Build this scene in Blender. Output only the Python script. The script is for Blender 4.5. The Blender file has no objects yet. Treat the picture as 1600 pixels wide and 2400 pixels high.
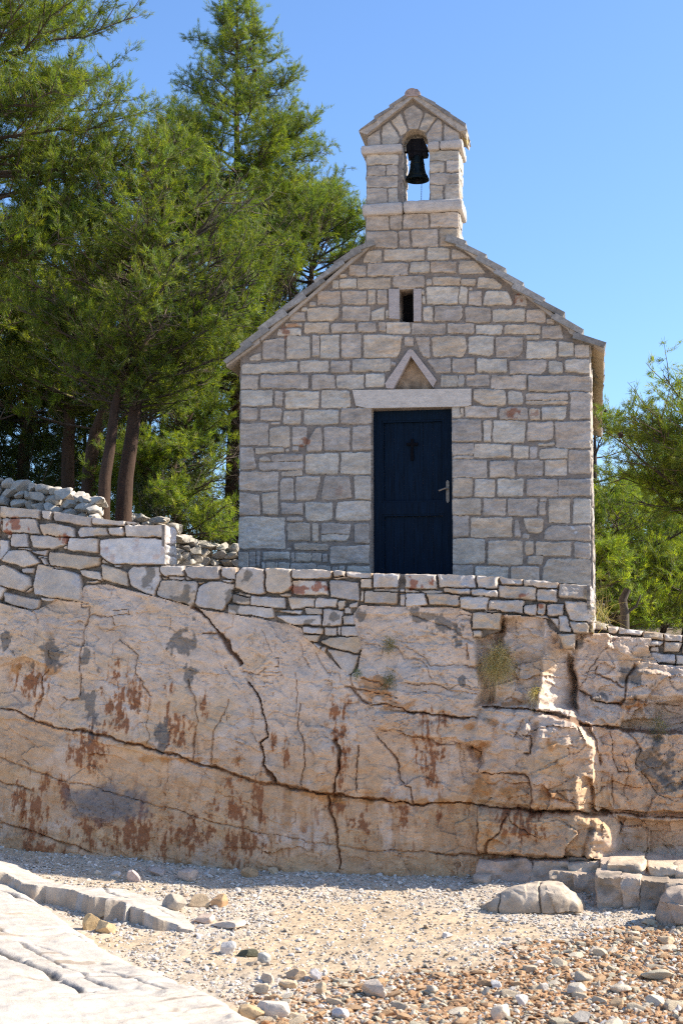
import bpy, bmesh, math, random
import numpy as np
from mathutils import Matrix, Vector

random.seed(7)
rng = np.random.default_rng(7)
scene = bpy.context.scene
COL = scene.collection
R = math.radians

# ------------------------------------------------------------------ camera
FPX = 3333.0                       # focal length in photo pixels (50 mm)
YAW, PITCH = R(10.0), R(5.6)
CAM = np.array([1.96, -15.6, -0.71])
_rot = (Matrix.Rotation(YAW, 3, 'Z') @ Matrix.Rotation(R(90) + PITCH, 3, 'X'))
ROT = np.array([list(r) for r in _rot])

def ray(px, py):
    d = np.array([(px - 800.0) / FPX, (1200.0 - py) / FPX, -1.0])
    return ROT @ d

def hit(px, py, n, c):
    """point where the sight line meets the plane n.p = c"""
    d = ray(px, py)
    t = (c - np.dot(n, CAM)) / np.dot(n, d)
    return CAM + t * d

def at(px, py, y):
    return hit(px, py, np.array([0., 1., 0.]), y)

def hits(pts, n, c):
    return np.array([hit(p[0], p[1], n, c) for p in pts])

cam_d = bpy.data.cameras.new("camera")
cam = bpy.data.objects.new("camera", cam_d)
COL.objects.link(cam)
cam.matrix_world = Matrix.Translation(Vector(CAM)) @ _rot.to_4x4()
cam_d.sensor_fit = 'VERTICAL'
cam_d.sensor_height = 36.0
cam_d.lens = 36.0 * FPX / 2400.0
cam_d.clip_start = 0.1
cam_d.clip_end = 3000
cam_d.dof.use_dof = True
cam_d.dof.focus_distance = 15.2
cam_d.dof.aperture_fstop = 3.5
scene.camera = cam

# ------------------------------------------------------------------ noise
def _h(ix, iy, iz, seed):
    h = (ix.astype(np.int64) * 374761393 + iy.astype(np.int64) * 668265263 + iz.astype(np.int64) * 2147483647 + seed * 974634777) & 0xFFFFFFFF
    h = ((h ^ (h >> 13)) * 1274126177) & 0xFFFFFFFF
    h = (h ^ (h >> 16)) & 0xFFFFFFFF
    return h.astype(np.float64) / 4294967295.0

def n2(x, y, seed=0):
    xf, yf = np.floor(x), np.floor(y)
    u, v = x - xf, y - yf
    u = u * u * u * (u * (u * 6 - 15) + 10); v = v * v * v * (v * (v * 6 - 15) + 10)
    z = np.zeros_like(xf)
    a = _h(xf, yf, z, seed); b = _h(xf + 1, yf, z, seed)
    c = _h(xf, yf + 1, z, seed); d = _h(xf + 1, yf + 1, z, seed)
    return ((a * (1 - u) + b * u) * (1 - v) + (c * (1 - u) + d * u) * v) * 2 - 1

def n3(p, seed=0):
    f = np.floor(p); t = p - f
    t = t * t * (3 - 2 * t)
    x, y, z = f[:, 0], f[:, 1], f[:, 2]
    u, v, w = t[:, 0], t[:, 1], t[:, 2]
    r = 0
    for dx in (0, 1):
        for dy in (0, 1):
            for dz in (0, 1):
                r = r + _h(x + dx, y + dy, z + dz, seed) * (u if dx else 1 - u) * (v if dy else 1 - v) * (w if dz else 1 - w)
    return r * 2 - 1

def fbm(x, y, oct=4, seed=0, gain=0.5):
    s, a = 0, 1.0
    for i in range(oct):
        s = s + a * n2(x * 2 ** i + 17.3 * i, y * 2 ** i - 9.1 * i, seed + i)
        a *= gain
    return s

def fbm3(p, oct=3, seed=0):
    s, a = 0, 1.0
    for i in range(oct):
        s = s + a * n3(p * 2 ** i + 5.7 * i, seed + i); a *= .5
    return s

def sstep(a, b, x):
    t = np.clip((x - a) / (b - a), 0, 1)
    return t * t * (3 - 2 * t)

def lerp(a, b, t):
    return a + (b - a) * t

# ------------------------------------------------------------------ 2D distance fields
def seg_dist(x, y, p, q):
    dx, dy = q[0] - p[0], q[1] - p[1]
    L = dx * dx + dy * dy + 1e-12
    t = np.clip(((x - p[0]) * dx + (y - p[1]) * dy) / L, 0, 1)
    return np.hypot(x - p[0] - t * dx, y - p[1] - t * dy), t

def poly_sd(x, y, poly):
    """signed distance, positive inside, any simple polygon"""
    d = np.full(x.shape, 1e9); ins = np.zeros(x.shape, bool)
    n = len(poly)
    for i in range(n):
        p, q = poly[i], poly[(i + 1) % n]
        d = np.minimum(d, seg_dist(x, y, p, q)[0])
        c = (p[1] > y) != (q[1] > y)
        xs = p[0] + (y - p[1]) * (q[0] - p[0]) / (q[1] - p[1] + 1e-12)
        ins ^= c & (x < xs)
    return np.where(ins, d, -d)

def convex_sd(x, y, poly, k=0.012):
    """rounded inner distance of a convex polygon"""
    n = len(poly)
    A = sum(poly[i][0] * poly[(i + 1) % n][1] - poly[(i + 1) % n][0] * poly[i][1] for i in range(n))
    sg = 1 if A > 0 else -1
    s = 0
    for i in range(n):
        p, q = poly[i], poly[(i + 1) % n]
        L = math.hypot(q[0] - p[0], q[1] - p[1])
        if L < 1e-6: continue
        d = sg * ((q[0] - p[0]) * (y - p[1]) - (q[1] - p[1]) * (x - p[0])) / L
        s = s + np.exp(np.clip(-d / k, -60, 60))
    return -k * np.log(s)

# ------------------------------------------------------------------ meshes
def link(o, parent=None):
    COL.objects.link(o)
    if parent is not None:
        o.parent = parent
        o.matrix_parent_inverse = Matrix.Translation(-parent.location)
    return o

def np_mesh(name, V, F, mat, parent=None, col=None, smooth=True, sharp=None, origin=None):
    """V (n,3); F an (m,3|4) array or a list of such arrays"""
    V = np.asarray(V, float)
    if origin is not None:
        V = V - np.asarray(origin)
    Fs = F if isinstance(F, list) else [F]
    Fs = [np.asarray(f, np.int64) for f in Fs if len(f)]
    me = bpy.data.meshes.new(name)
    nl = sum(f.size for f in Fs); nf = sum(len(f) for f in Fs)
    me.vertices.add(len(V)); me.vertices.foreach_set("co", V.astype(np.float32).ravel())
    me.loops.add(nl); me.loops.foreach_set("vertex_index", np.concatenate([f.ravel() for f in Fs]).astype(np.int32))
    me.polygons.add(nf)
    tot = np.concatenate([np.full(len(f), f.shape[1]) for f in Fs])
    st = np.concatenate([[0], np.cumsum(tot)[:-1]])
    me.polygons.foreach_set("loop_start", st.astype(np.int32))
    me.polygons.foreach_set("use_smooth", np.full(nf, smooth))
    me.update(calc_edges=True)
    me.validate()
    if sharp: me.set_sharp_from_angle(angle=R(sharp))
    if col is not None:
        a = me.color_attributes.new("Col", 'FLOAT_COLOR', 'POINT')
        c = np.ones((len(V), 4), np.float32); c[:, :3] = col
        a.data.foreach_set("color", c.ravel())
    if mat is not None: me.materials.append(mat)
    o = bpy.data.objects.new(name, me)
    if origin is not None: o.location = Vector(origin)
    link(o, parent)
    return o

class MB:
    """collects vertices, faces and vertex colours for one mesh"""
    def __init__(s): s.V = []; s.F3 = []; s.F4 = []; s.C = []; s.n = 0
    def add(s, V, F, col=(1, 1, 1)):
        V = np.asarray(V, float); F = np.asarray(F, np.int64)
        s.V.append(V)
        c = np.empty((len(V), 3)); c[:] = col; s.C.append(c)
        (s.F3 if F.shape[1] == 3 else s.F4).append(F + s.n); s.n += len(V)
    def prism(s, pts, y0, y1, col=(1, 1, 1), jit=0.0):
        """cross-section pts (x, z) pushed from y0 to y1"""
        n = len(pts); p = np.asarray(pts, float)
        A = np.c_[p[:, 0], np.full(n, y0), p[:, 1]]; B = np.c_[p[:, 0], np.full(n, y1), p[:, 1]]
        V = np.r_[A, B]
        if jit: V = V + rng.normal(0, jit, V.shape)
        c = V.mean(0)
        F = [[i, (i + 1) % n, n + (i + 1) % n, n + i] for i in range(n)]
        s.add(V, F, col)
        V2 = np.r_[V, [V[:n].mean(0)], [V[n:].mean(0)]]
        T = [[(i + 1) % n, i, 2 * n] for i in range(n)] + [[n + i, n + (i + 1) % n, 2 * n + 1] for i in range(n)]
        s.add(V2, T, col)
    def box(s, x0, x1, y0, y1, z0, z1, col=(1, 1, 1), jit=0.0):
        s.prism([(x0, z0), (x1, z0), (x1, z1), (x0, z1)], y0, y1, col, jit)
    def tube(s, pts, rad, sides=6, col=(1, 1, 1), cap=True):
        P = np.asarray(pts, float); n = len(P); rad = np.broadcast_to(np.asarray(rad, float), (n,))
        T = np.gradient(P, axis=0); T /= np.linalg.norm(T, axis=1)[:, None] + 1e-9
        up = np.array([0.31, 0.17, 0.93])
        if abs(T[0] @ up) > .9: up = np.array([1., .1, 0])
        a = np.cross(T, up); a /= np.linalg.norm(a, axis=1)[:, None] + 1e-9
        b = np.cross(T, a)
        th = np.arange(sides) * 2 * math.pi / sides
        V = (P[:, None] + rad[:, None, None] * (np.cos(th)[None, :, None] * a[:, None] + np.sin(th)[None, :, None] * b[:, None])).reshape(-1, 3)
        i = np.arange(n - 1)[:, None] * sides; j = np.arange(sides)[None]
        k = (j + 1) % sides
        F = np.stack([i + j, i + k, i + sides + k, i + sides + j], -1).reshape(-1, 4)
        s.add(V, F, col)
        if cap:
            for e, r0 in ((0, 0), (n - 1, (n - 1) * sides)):
                VV = np.r_[V[r0:r0 + sides], [P[e]]]
                s.add(VV, [[q, (q + 1) % sides, sides] for q in range(sides)], col)
    def lathe(s, c, prof, n=32, col=(1, 1, 1)):
        th = np.arange(n) * 2 * math.pi / n
        V = np.array([[c[0] + r * math.cos(t), c[1] + r * math.sin(t), c[2] + z] for r, z in prof for t in th])
        m = len(prof)
        i = np.arange(m - 1)[:, None] * n; j = np.arange(n)[None]; k = (j + 1) % n
        s.add(V, np.stack([i + j, i + k, i + n + k, i + n + j], -1).reshape(-1, 4), col)
    def build(s, name, mat, parent=None, smooth=False, sharp=None, origin=None):
        return np_mesh(name, np.concatenate(s.V), [np.concatenate(f) for f in (s.F3, s.F4) if f], mat, parent, np.concatenate(s.C), smooth, sharp, origin)

def thing(name, loc, label, cat, group=None):
    o = bpy.data.objects.new(name, None); o.empty_display_size = .2
    o.location = Vector(loc); COL.objects.link(o)
    return tag(o, label, cat, group)

def tag(o, label, cat, group=None):
    o["label"] = label; o["category"] = cat
    if group: o["group"] = group
    return o

def setting(o, label=None, kind='structure'):
    o["kind"] = kind
    if label: o["label"] = label
    return o

# ------------------------------------------------------------------ materials
def new_mat(name):
    m = bpy.data.materials.new(name); m.use_nodes = True
    nt = m.node_tree
    for n in list(nt.nodes): nt.nodes.remove(n)
    out = nt.nodes.new("ShaderNodeOutputMaterial")
    return m, nt, out

def N(nt, typ, **kw):
    n = nt.nodes.new(typ)
    for k, v in kw.items():
        if k in n.inputs: n.inputs[k].default_value = v
        else: setattr(n, k, v)
    return n

def stone_mat(name, scale=1.0, var=0.35, bump=0.5, speck=0.0, base=None, rough=0.9, stretch=(1, 1, 1)):
    m, nt, out = new_mat(name)
    L = nt.links.new
    tc = N(nt, "ShaderNodeTexCoord")
    mp = N(nt, "ShaderNodeMapping"); mp.inputs['Scale'].default_value = stretch
    L(tc.outputs['Object'], mp.inputs['Vector'])
    vec = mp.outputs['Vector']
    if base is None:
        at_ = N(nt, "ShaderNodeVertexColor", layer_name="Col"); colr = at_.outputs['Color']
    else:
        rgb = N(nt, "ShaderNodeRGB"); rgb.outputs[0].default_value = (*base, 1); colr = rgb.outputs[0]
    a = N(nt, "ShaderNodeTexNoise", Scale=9 * scale, Detail=8.0, Roughness=.65); L(vec, a.inputs['Vector'])
    b = N(nt, "ShaderNodeTexNoise", Scale=70 * scale, Detail=5.0, Roughness=.7); L(vec, b.inputs['Vector'])
    mr = N(nt, "ShaderNodeMapRange"); mr.inputs['From Min'].default_value = .25; mr.inputs['From Max'].default_value = .75
    mr.inputs['To Min'].default_value = 1 - var; mr.inputs['To Max'].default_value = 1 + var
    L(a.outputs['Fac'], mr.inputs['Value'])
    mr2 = N(nt, "ShaderNodeMapRange"); mr2.inputs['From Min'].default_value = .25; mr2.inputs['From Max'].default_value = .75
    mr2.inputs['To Min'].default_value = 1 - var * .7; mr2.inputs['To Max'].default_value = 1 + var * .7
    L(b.outputs['Fac'], mr2.inputs['Value'])
    mu = N(nt, "ShaderNodeMath", operation='MULTIPLY'); L(mr.outputs[0], mu.inputs[0]); L(mr2.outputs[0], mu.inputs[1])
    mx = N(nt, "ShaderNodeVectorMath", operation='SCALE'); L(colr, mx.inputs[0]); L(mu.outputs[0], mx.inputs['Scale'])
    colr = mx.outputs[0]
    if speck:
        vo = N(nt, "ShaderNodeTexNoise", Scale=160 * scale, Detail=2.0); L(vec, vo.inputs['Vector'])
        rp = N(nt, "ShaderNodeMapRange"); rp.inputs['From Min'].default_value = .66; rp.inputs['From Max'].default_value = .74
        rp.inputs['To Max'].default_value = speck
        L(vo.outputs['Fac'], rp.inputs['Value'])
        mm = N(nt, "ShaderNodeMixRGB"); mm.inputs['Color2'].default_value = (.05, .045, .04, 1)
        L(rp.outputs[0], mm.inputs['Fac']); L(colr, mm.inputs['Color1']); colr = mm.outputs[0]
    p = N(nt, "ShaderNodeBsdfPrincipled", Roughness=rough)
    p.inputs['Specular IOR Level'].default_value = .25
    L(colr, p.inputs['Base Color'])
    ad = N(nt, "ShaderNodeMath", operation='ADD'); L(a.outputs['Fac'], ad.inputs[0])
    bs = N(nt, "ShaderNodeMath", operation='MULTIPLY'); bs.inputs[1].default_value = .35; L(b.outputs['Fac'], bs.inputs[0]); L(bs.outputs[0], ad.inputs[1])
    bp = N(nt, "ShaderNodeBump", Strength=bump, Distance=.012); L(ad.outputs[0], bp.inputs['Height'])
    L(bp.outputs[0], p.inputs['Normal'])
    L(p.outputs[0], out.inputs[0])
    return m

def plain_mat(name, c, rough=.6, metal=0.0, var=.2, scale=30, bump=.2, stretch=(1, 1, 1)):
    m, nt, out = new_mat(name); L = nt.links.new
    tc = N(nt, "ShaderNodeTexCoord"); mp = N(nt, "ShaderNodeMapping"); mp.inputs['Scale'].default_value = stretch
    L(tc.outputs['Object'], mp.inputs['Vector'])
    a = N(nt, "ShaderNodeTexNoise", Scale=scale, Detail=6.0, Roughness=.6); L(mp.outputs[0], a.inputs['Vector'])
    r = N(nt, "ShaderNodeMapRange"); r.inputs['From Min'].default_value = .25; r.inputs['From Max'].default_value = .75
    r.inputs['To Min'].default_value = 1 - var; r.inputs['To Max'].default_value = 1 + var; L(a.outputs['Fac'], r.inputs['Value'])
    rgb = N(nt, "ShaderNodeRGB"); rgb.outputs[0].default_value = (*c, 1)
    mx = N(nt, "ShaderNodeVectorMath", operation='SCALE'); L(rgb.outputs[0], mx.inputs[0]); L(r.outputs[0], mx.inputs['Scale'])
    p = N(nt, "ShaderNodeBsdfPrincipled", Roughness=rough, Metallic=metal); L(mx.outputs[0], p.inputs['Base Color'])
    p.inputs['Specular IOR Level'].default_value = .1
    bp = N(nt, "ShaderNodeBump", Strength=bump, Distance=.01); L(a.outputs['Fac'], bp.inputs['Height']); L(bp.outputs[0], p.inputs['Normal'])
    L(p.outputs[0], out.inputs[0])
    return m

def leaf_mat(name, trans=.35, tint=(1, 1, 1)):
    m, nt, out = new_mat(name); L = nt.links.new
    at_ = N(nt, "ShaderNodeVertexColor", layer_name="Col")
    p = N(nt, "ShaderNodeBsdfPrincipled", Roughness=.5); p.inputs['Specular IOR Level'].default_value = .35
    L(at_.outputs['Color'], p.inputs['Base Color'])
    t = N(nt, "ShaderNodeBsdfTranslucent")
    ml = N(nt, "ShaderNodeVectorMath", operation='MULTIPLY'); ml.inputs[1].default_value = (1.5, 1.5, .5)
    L(at_.outputs['Color'], ml.inputs[0]); L(ml.outputs[0], t.inputs['Color'])
    mx = N(nt, "ShaderNodeMixShader", Fac=trans); L(p.outputs[0], mx.inputs[1]); L(t.outputs[0], mx.inputs[2])
    L(mx.outputs[0], out.inputs[0])
    return m

M_ashlar = stone_mat("ashlar_limestone", 1.3, .22, .8, .25, stretch=(1, 1, 2.2))
M_wall = stone_mat("dry_wall_limestone", 1.2, .22, .8, .35)
M_cliff = stone_mat("cliff_limestone", 1.0, .22, .9, .35, stretch=(1, 1, 1.3))
M_slab = stone_mat("bleached_limestone", 1.0, .2, .8, .3)
M_rock = stone_mat("loose_rock", 2.0, .2, .6, .2)
M_gravel = stone_mat("beach_gravel", 3.0, .25, .6, 0)
M_roof = stone_mat("weathered_stone_tile", 2.0, .45, .7, .4)
M_render = stone_mat("lime_mortar_band", 2.0, .15, .3, 0)
M_door = plain_mat("navy_door_paint", (.0014, .0085, .0215), .6, 0, .6, 12, .25, (6, 6, .35))
M_black = plain_mat("black_cavity", (.004, .004, .006), .9)
M_bronze = plain_mat("dark_bronze", (.018, .026, .026), .45, .7, .5, 14, .2)
M_yoke = plain_mat("black_yoke_wood", (.012, .011, .013), .7, 0, .5, 20, .6, (1, 1, 8))
M_steel = plain_mat("worn_steel", (.20, .17, .14), .45, .7, .4, 60, .2)
M_bark = stone_mat("pine_bark", 1.5, .5, 1.0, 0, stretch=(1, 1, .25))
M_needle = leaf_mat("pine_needles", .5)
M_leaf = leaf_mat("shrub_leaves", .3)
M_grass = leaf_mat("dry_grass_blades", .3)
M_soil = stone_mat("terrace_soil", 1.0, .3, .6, 0)

# rough stone lumps: an ico sphere cut by random planes
def _ico(sub):
    bm = bmesh.new(); bmesh.ops.create_icosphere(bm, subdivisions=sub, radius=1.0)
    V = np.array([v.co[:] for v in bm.verts]); F = np.array([[v.index for v in f.verts] for f in bm.faces]); bm.free()
    return V, F
ICO = {i: _ico(i) for i in (1, 2, 3, 4, 5)}

def rock_geo(size, sub=3, seed=0, cuts=9, rough=.05, flat=.0, boxy=.0):
    r = np.random.default_rng(seed)
    V, F = ICO[sub]; V = V.copy()
    if boxy:
        m = np.abs(V).max(1)[:, None]; V = lerp(V, V / m * .8, boxy)
    for _ in range(cuts):
        n = r.normal(size=3); n /= np.linalg.norm(n)
        d = r.uniform(.45, .85); k = V @ n - d
        V = V - np.where(k > 0, k, 0)[:, None] * n * .96
    V = V + V * (fbm3(V * 2.2 + seed * 3.1, 3, seed)[:, None] * rough) + V * (n3(V * 9 + seed, seed)[:, None] * rough * .35)
    V = V / np.abs(V).max(0)
    return V * (np.asarray(size) / 2), F
# ================================================================== CHAPEL
NY = np.array([0., 1., 0.])
def F0(px, py):
    p = at(px, py, 0.0); return (p[0], p[2])

def crop_pts(tag_, nums):
    ox, oy, s = CROPS[tag_]
    if len(nums) == 4:
        x0, y0, x1, y1 = nums; nums = [x0, y0, x1, y0, x1, y1, x0, y1]
    return [(ox + nums[i] * s, oy + nums[i + 1] * s) for i in range(0, len(nums), 2)]

CROPS = {'A': (540, 840, .21684), 'B': (540, 1100, .21684), 'C': (1040, 900, .23597), 'D': (1040, 1130, .23597),
         'P': (520, 560, .30612), 'Q': (960, 560, .30612), 'T': (800, 180, .22959),
         'E': (0, 1180, .21684), 'F': (300, 1200, .21684), 'G': (500, 1300, .31888), 'H': (950, 1300, .41454),
         'a': (0, 1500, .38265), 'b': (500, 1600, .38265), 'c': (1000, 1650, .38265), 'd': (0, 1080, .38265), 'N': (0, 0, 1)}

FACADE = {
'P': """1075 180 1115 95 1220 88 1220 180;1240 80 1545 165;970 205 1100 285;1115 185 1425 285;905 275 955 300;845 320 900 380;905 310 1030 380
1040 300 1290 380;1310 285 1550 375;735 400 905 505;920 400 1105 500;1120 390 1175 500;1190 390 1260 500;1280 388 1358 615;1468 388 1525 632
1528 390 1550 430;1532 440 1552 500;670 480 720 515;520 560 635 630;655 530 895 525 895 600 850 630 655 630;925 520 1130 625;1145 550 1245 520 1245 620 1150 625;1258 545 1275 610;610 520 650 550
485 650 610 672;430 690 605 740;630 645 820 720;835 660 860 645 1020 650 1020 715 840 715;1045 640 1180 715;1200 640 1255 710;1260 640 1440 725
315 775 475 760 475 925 315 925;495 745 670 915;690 740 745 905;755 735 900 915;918 730 1060 910;1085 735 1375 740 1360 860 1330 910 1085 910;1398 750 1465 825
215 905 300 870 300 932 215 932;1288 945 1330 975;155 965 580 935 580 1015 155 1035;600 935 820 1020;840 935 980 1020;1000 920 1285 1015
150 1045 280 1150;300 1040 660 1145;690 1040 865 1150;880 1040 1085 1145;1100 1035 1245 1135;150 1160 385 1280;405 1165 470 1280;490 1165 740 1295;760 1165 980 1290
150 1295 270 1385;295 1300 455 1390;475 1315 605 1420;630 1310 890 1420;910 1295 1148 1415""",
'A': """105 700 415 935;430 760 460 740 635 740 635 955 430 945;440 693 545 710;668 745 820 745 820 935 760 945 668 935;832 745 980 745 995 830 985 1005 770 1005 832 900;668 950 740 1000;1015 745 1285 1000;1315 735 1515 995
105 965 240 965 285 1170 270 1200 105 1205;275 970 575 960 580 1010 275 1030;600 970 630 1005;312 1080 360 1050 430 1080 440 1110 315 1115;440 1060 520 1030 788 1040 788 1110 450 1115;312 1122 788 1120 788 1205 315 1205;815 1040 1165 1025 1165 1250 815 1250;1195 1020 1515 1250""",
'B': """100 30 515 230;550 30 780 15 780 70 550 70;100 250 315 280 315 495 100 500;345 255 515 490;540 130 560 95 680 100 680 330 540 330;710 80 965 80 960 200 920 335 710 335;1010 80 1290 80 1305 310 985 325;1340 70 1515 330
548 365 780 485;610 515 775 560;810 365 1105 360 1100 555 830 560 810 520;1160 350 1510 345 1510 550 1135 550;90 520 585 860;620 580 860 775;885 585 950 775;985 585 1290 590 1290 700 985 700;985 708 1290 708 1250 775 985 775;1340 585 1500 585 1500 800 1345 795
680 805 850 795 1050 810 1050 870 690 870;608 852 655 870;1080 830 1500 820 1500 1020 1080 1020;85 895 200 1060;208 895 270 1060;280 890 320 1060;355 895 635 975;650 900 690 1000;700 905 870 1000;878 910 985 1000;1000 915 1050 1010
345 1005 378 1115;388 1005 480 1120;490 1010 512 1110;520 1010 640 1120;655 1020 920 1120;930 1045 1080 1120;1095 1045 1160 1120;1170 1050 1228 1120;1260 1050 1500 1180;100 1080 340 1250;355 1130 640 1250;660 1130 1080 1250;1095 1130 1240 1250""",
'Q': """130 70 300 160;320 75 400 100 465 150 320 155;5 175 152 260;160 175 355 260;378 170 500 170 575 262 378 268;130 310 165 360;175 295 385 355;390 305 500 355;520 298 640 300 710 362 690 388 515 375
130 370 370 500;380 370 440 500;455 400 550 510;585 405 750 400 780 490 770 505 560 505;455 368 478 390;800 430 890 510;105 525 175 630;190 515 400 515 400 600 370 630 190 630;425 525 615 640;632 545 880 530 875 635 632 635;890 540 1035 640;1045 610 1105 650
20 650 270 730;290 650 490 725;505 660 705 730;725 660 995 730;1010 670 1150 665 1175 765 1010 760;890 740 990 768;45 755 150 755 150 905 100 905;165 760 200 745 420 750 430 850 400 900 180 895;448 745 640 745 635 880 600 900 448 880;660 750 870 755 860 870 830 905 660 905;893 785 1115 915;1135 790 1250 900;1258 810 1385 905
130 920 310 915 310 1025 200 1030;325 915 495 1025;518 920 740 1020;760 935 1040 925 1040 1000 1000 1035 760 1030;1060 940 1170 1030;1190 925 1385 1025;235 1045 365 1130;372 1045 415 1130;435 1040 600 1130;620 1045 888 1150;905 1050 1385 1165""",
'C': """300 55 600 60 615 100 615 205 370 205 300 150;640 75 770 75 785 110 785 210 640 205;815 95 1225 90 1225 160 815 165;815 175 1225 168 1225 205 815 205;1250 85 1455 345;85 230 160 330;165 240 188 325;210 225 525 330;555 235 830 350;848 245 950 355;970 235 1215 230 1205 340 1180 355 970 355
80 355 365 570;390 360 465 575;488 365 800 580;825 380 1085 380 1085 540 1060 560 825 560;1105 370 1455 635;930 590 1090 585 1090 612 930 612;80 590 295 705;300 600 665 730;690 610 835 735;850 620 915 735;940 660 970 640 1225 640 1225 740 940 740;85 715 295 745
80 755 430 930;455 765 700 925;725 760 975 910;1000 755 1215 905;1238 660 1455 890""",
'D': """85 -40 280 145;305 -30 500 148;525 -30 785 140;820 -30 1120 140;1126 -30 1455 140;80 165 365 325;393 165 610 330;635 165 920 340;945 195 1010 330;950 160 1020 190;1040 165 1250 405;1285 165 1455 410
85 335 245 545;272 355 672 548;700 380 735 380 755 550 700 550;745 360 990 365 975 500 940 560 850 560 830 500 775 500;775 515 840 515 840 560 770 560;1060 440 1455 430 1455 580 1000 570 1010 470;85 565 405 810;435 585 775 820;805 590 885 720;910 595 1255 735;1290 600 1455 755;830 740 985 735 970 815 830 815
80 825 285 1100;310 840 630 1100;660 840 945 1100;1030 765 1455 765 1455 1130 970 1130 985 840""",
'T': """250 1425 485 1565;500 1415 618 1555;635 1400 880 1545;905 1385 1195 1535;255 1580 565 1745;590 1570 695 1740;720 1560 975 1735;1000 1550 1190 1725"""}

def stones_from(table, proj):
    out = []
    for k, s in table.items():
        for it in s.replace('\n', ';').split(';'):
            v = [float(q) for q in it.split()]
            if v: out.append([proj(*p) for p in crop_pts(k, v)])
    return out

C_MORTAR = np.array([.225, .19, .16])
STONE_TONES = np.array([[.43, .375, .345], [.40, .35, .325], [.46, .41, .375], [.45, .385, .335], [.38, .335, .315], [.47, .43, .40]]) * np.array([1.04, 1.02, .92])

def masonry(U, Vv, stones, H=.015, edge=.011, seed=0, tones=STONE_TONES, mortar=C_MORTAR, warp=.007, pale=.5, tilt=.02, rough=.006):
    """height and colour of pointed masonry over the grid (U, Vv)"""
    rr = np.random.default_rng(seed)
    wx = U + warp * fbm(U * 9, Vv * 9, 3, seed + 1) + .0025 * n2(U * 60, Vv * 60, seed + 2)
    wy = Vv + warp * fbm(U * 9 + 40, Vv * 9, 3, seed + 3) + .0025 * n2(U * 60, Vv * 60 + 9, seed + 4)
    Hh = .003 * fbm(U * 40, Vv * 40, 3, seed + 5)
    Cc = np.empty(U.shape + (3,)); Cc[:] = mortar
    Cc *= (1 + .16 * fbm(U * 14, Vv * 14, 3, seed + 6))[..., None]
    uu, vv = U[0], Vv[:, 0]
    for i, st in enumerate(stones):
        p = np.array(st); m = .03
        j0, j1 = np.searchsorted(uu, p[:, 0].min() - m), np.searchsorted(uu, p[:, 0].max() + m)
        i0, i1 = np.searchsorted(vv, p[:, 1].min() - m), np.searchsorted(vv, p[:, 1].max() + m)
        if j1 - j0 < 2 or i1 - i0 < 2: continue
        S = (slice(i0, i1), slice(j0, j1))
        x, y = wx[S], wy[S]
        d = convex_sd(x, y, st, .008) + .0045
        h0 = H * rr.uniform(.75, 1.35)
        off = rr.uniform(-30, 30, 2)
        face = rough * (fbm(x * 6 + off[0], y * 16 + off[1], 4, seed + 9) + .35 * fbm(x * 40, y * 60, 2, seed + 7) + .8 * np.abs(fbm(x * 5 + off[1], y * 22 + off[0], 3, seed + 8)) * rr.uniform(0, 1.4))
        c = p.mean(0)
        tl = rr.normal(0, tilt, 2)
        hh = h0 * sstep(-.004, edge, d) + (face + tl[0] * (x - c[0]) + tl[1] * (y - c[1])) * sstep(0, edge * 1.5, d)
        mk = d > -.003
        Hh[S] = np.where(mk, hh, Hh[S])
        tone = tones[rr.integers(len(tones))] * rr.uniform(.92, 1.10)
        cc = tone * np.ones(x.shape + (1,))
        v1 = fbm(x * 5 + off[0], y * 14 + off[1], 4, seed + 11)
        cc = cc * (1 + .17 * v1 + .10 * fbm(x * 30, y * 45, 3, seed + 15))[..., None]
        # warm iron streaks and pale broken rims
        st_ = sstep(.35, .95, fbm(x * 4 + off[1], y * 12, 4, seed + 12)) * rr.uniform(.1, .6)
        cc = lerp(cc, cc * np.array([1.05, .86, .66]), st_[..., None])
        bl = sstep(.3, .9, fbm(x * 5 - off[1], y * 9, 3, seed + 14)) * rr.uniform(0, .6)
        cc = lerp(cc, cc * np.array([.86, .92, 1.04]), bl[..., None])
        rim = (1 - sstep(.004, .022, d)) * sstep(-.1, .5, fbm(x * 7 + off[0], y * 7, 3, seed + 13)) * pale * rr.uniform(.3, 1.2)
        cc = lerp(cc, np.array([.60, .53, .44]), np.clip(rim, 0, 1)[..., None])
        # darkened joint line round the stone
        cc = lerp(C_MORTAR * .5, cc, sstep(-.003, .005, d)[..., None])
        Cc[S] = np.where(mk[..., None], cc, Cc[S])
    return Hh, Cc

def grid_faces(nr, nc):
    i = np.arange(nr - 1)[:, None] * nc; j = np.arange(nc - 1)[None]
    return np.stack([i + j, i + j + 1, i + nc + j + 1, i + nc + j], -1)

def panel(U, Vv, keep, pos, skirt=None):
    """grid cut to keep>0 with its rim moved onto keep=0 ; pos(U,V) -> xyz array. returns V,F and index map"""
    nr, nc = U.shape
    F = grid_faces(nr, nc)
    k = keep.ravel()
    fk = (k[F] > 0).any(-1)
    gy, gx = np.gradient(keep, Vv[:, 0], U[0])
    out = (keep < 0)
    g2 = gx * gx + gy * gy + 1e-9
    U2 = np.where(out, U - keep * gx / g2, U); V2 = np.where(out, Vv - keep * gy / g2, Vv)
    P = pos(U2, V2).reshape(-1, 3)
    F = F[fk].reshape(-1, 4)
    used = np.unique(F); remap = -np.ones(len(P), int); remap[used] = np.arange(len(used))
    return P[used], remap[F], used

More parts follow.
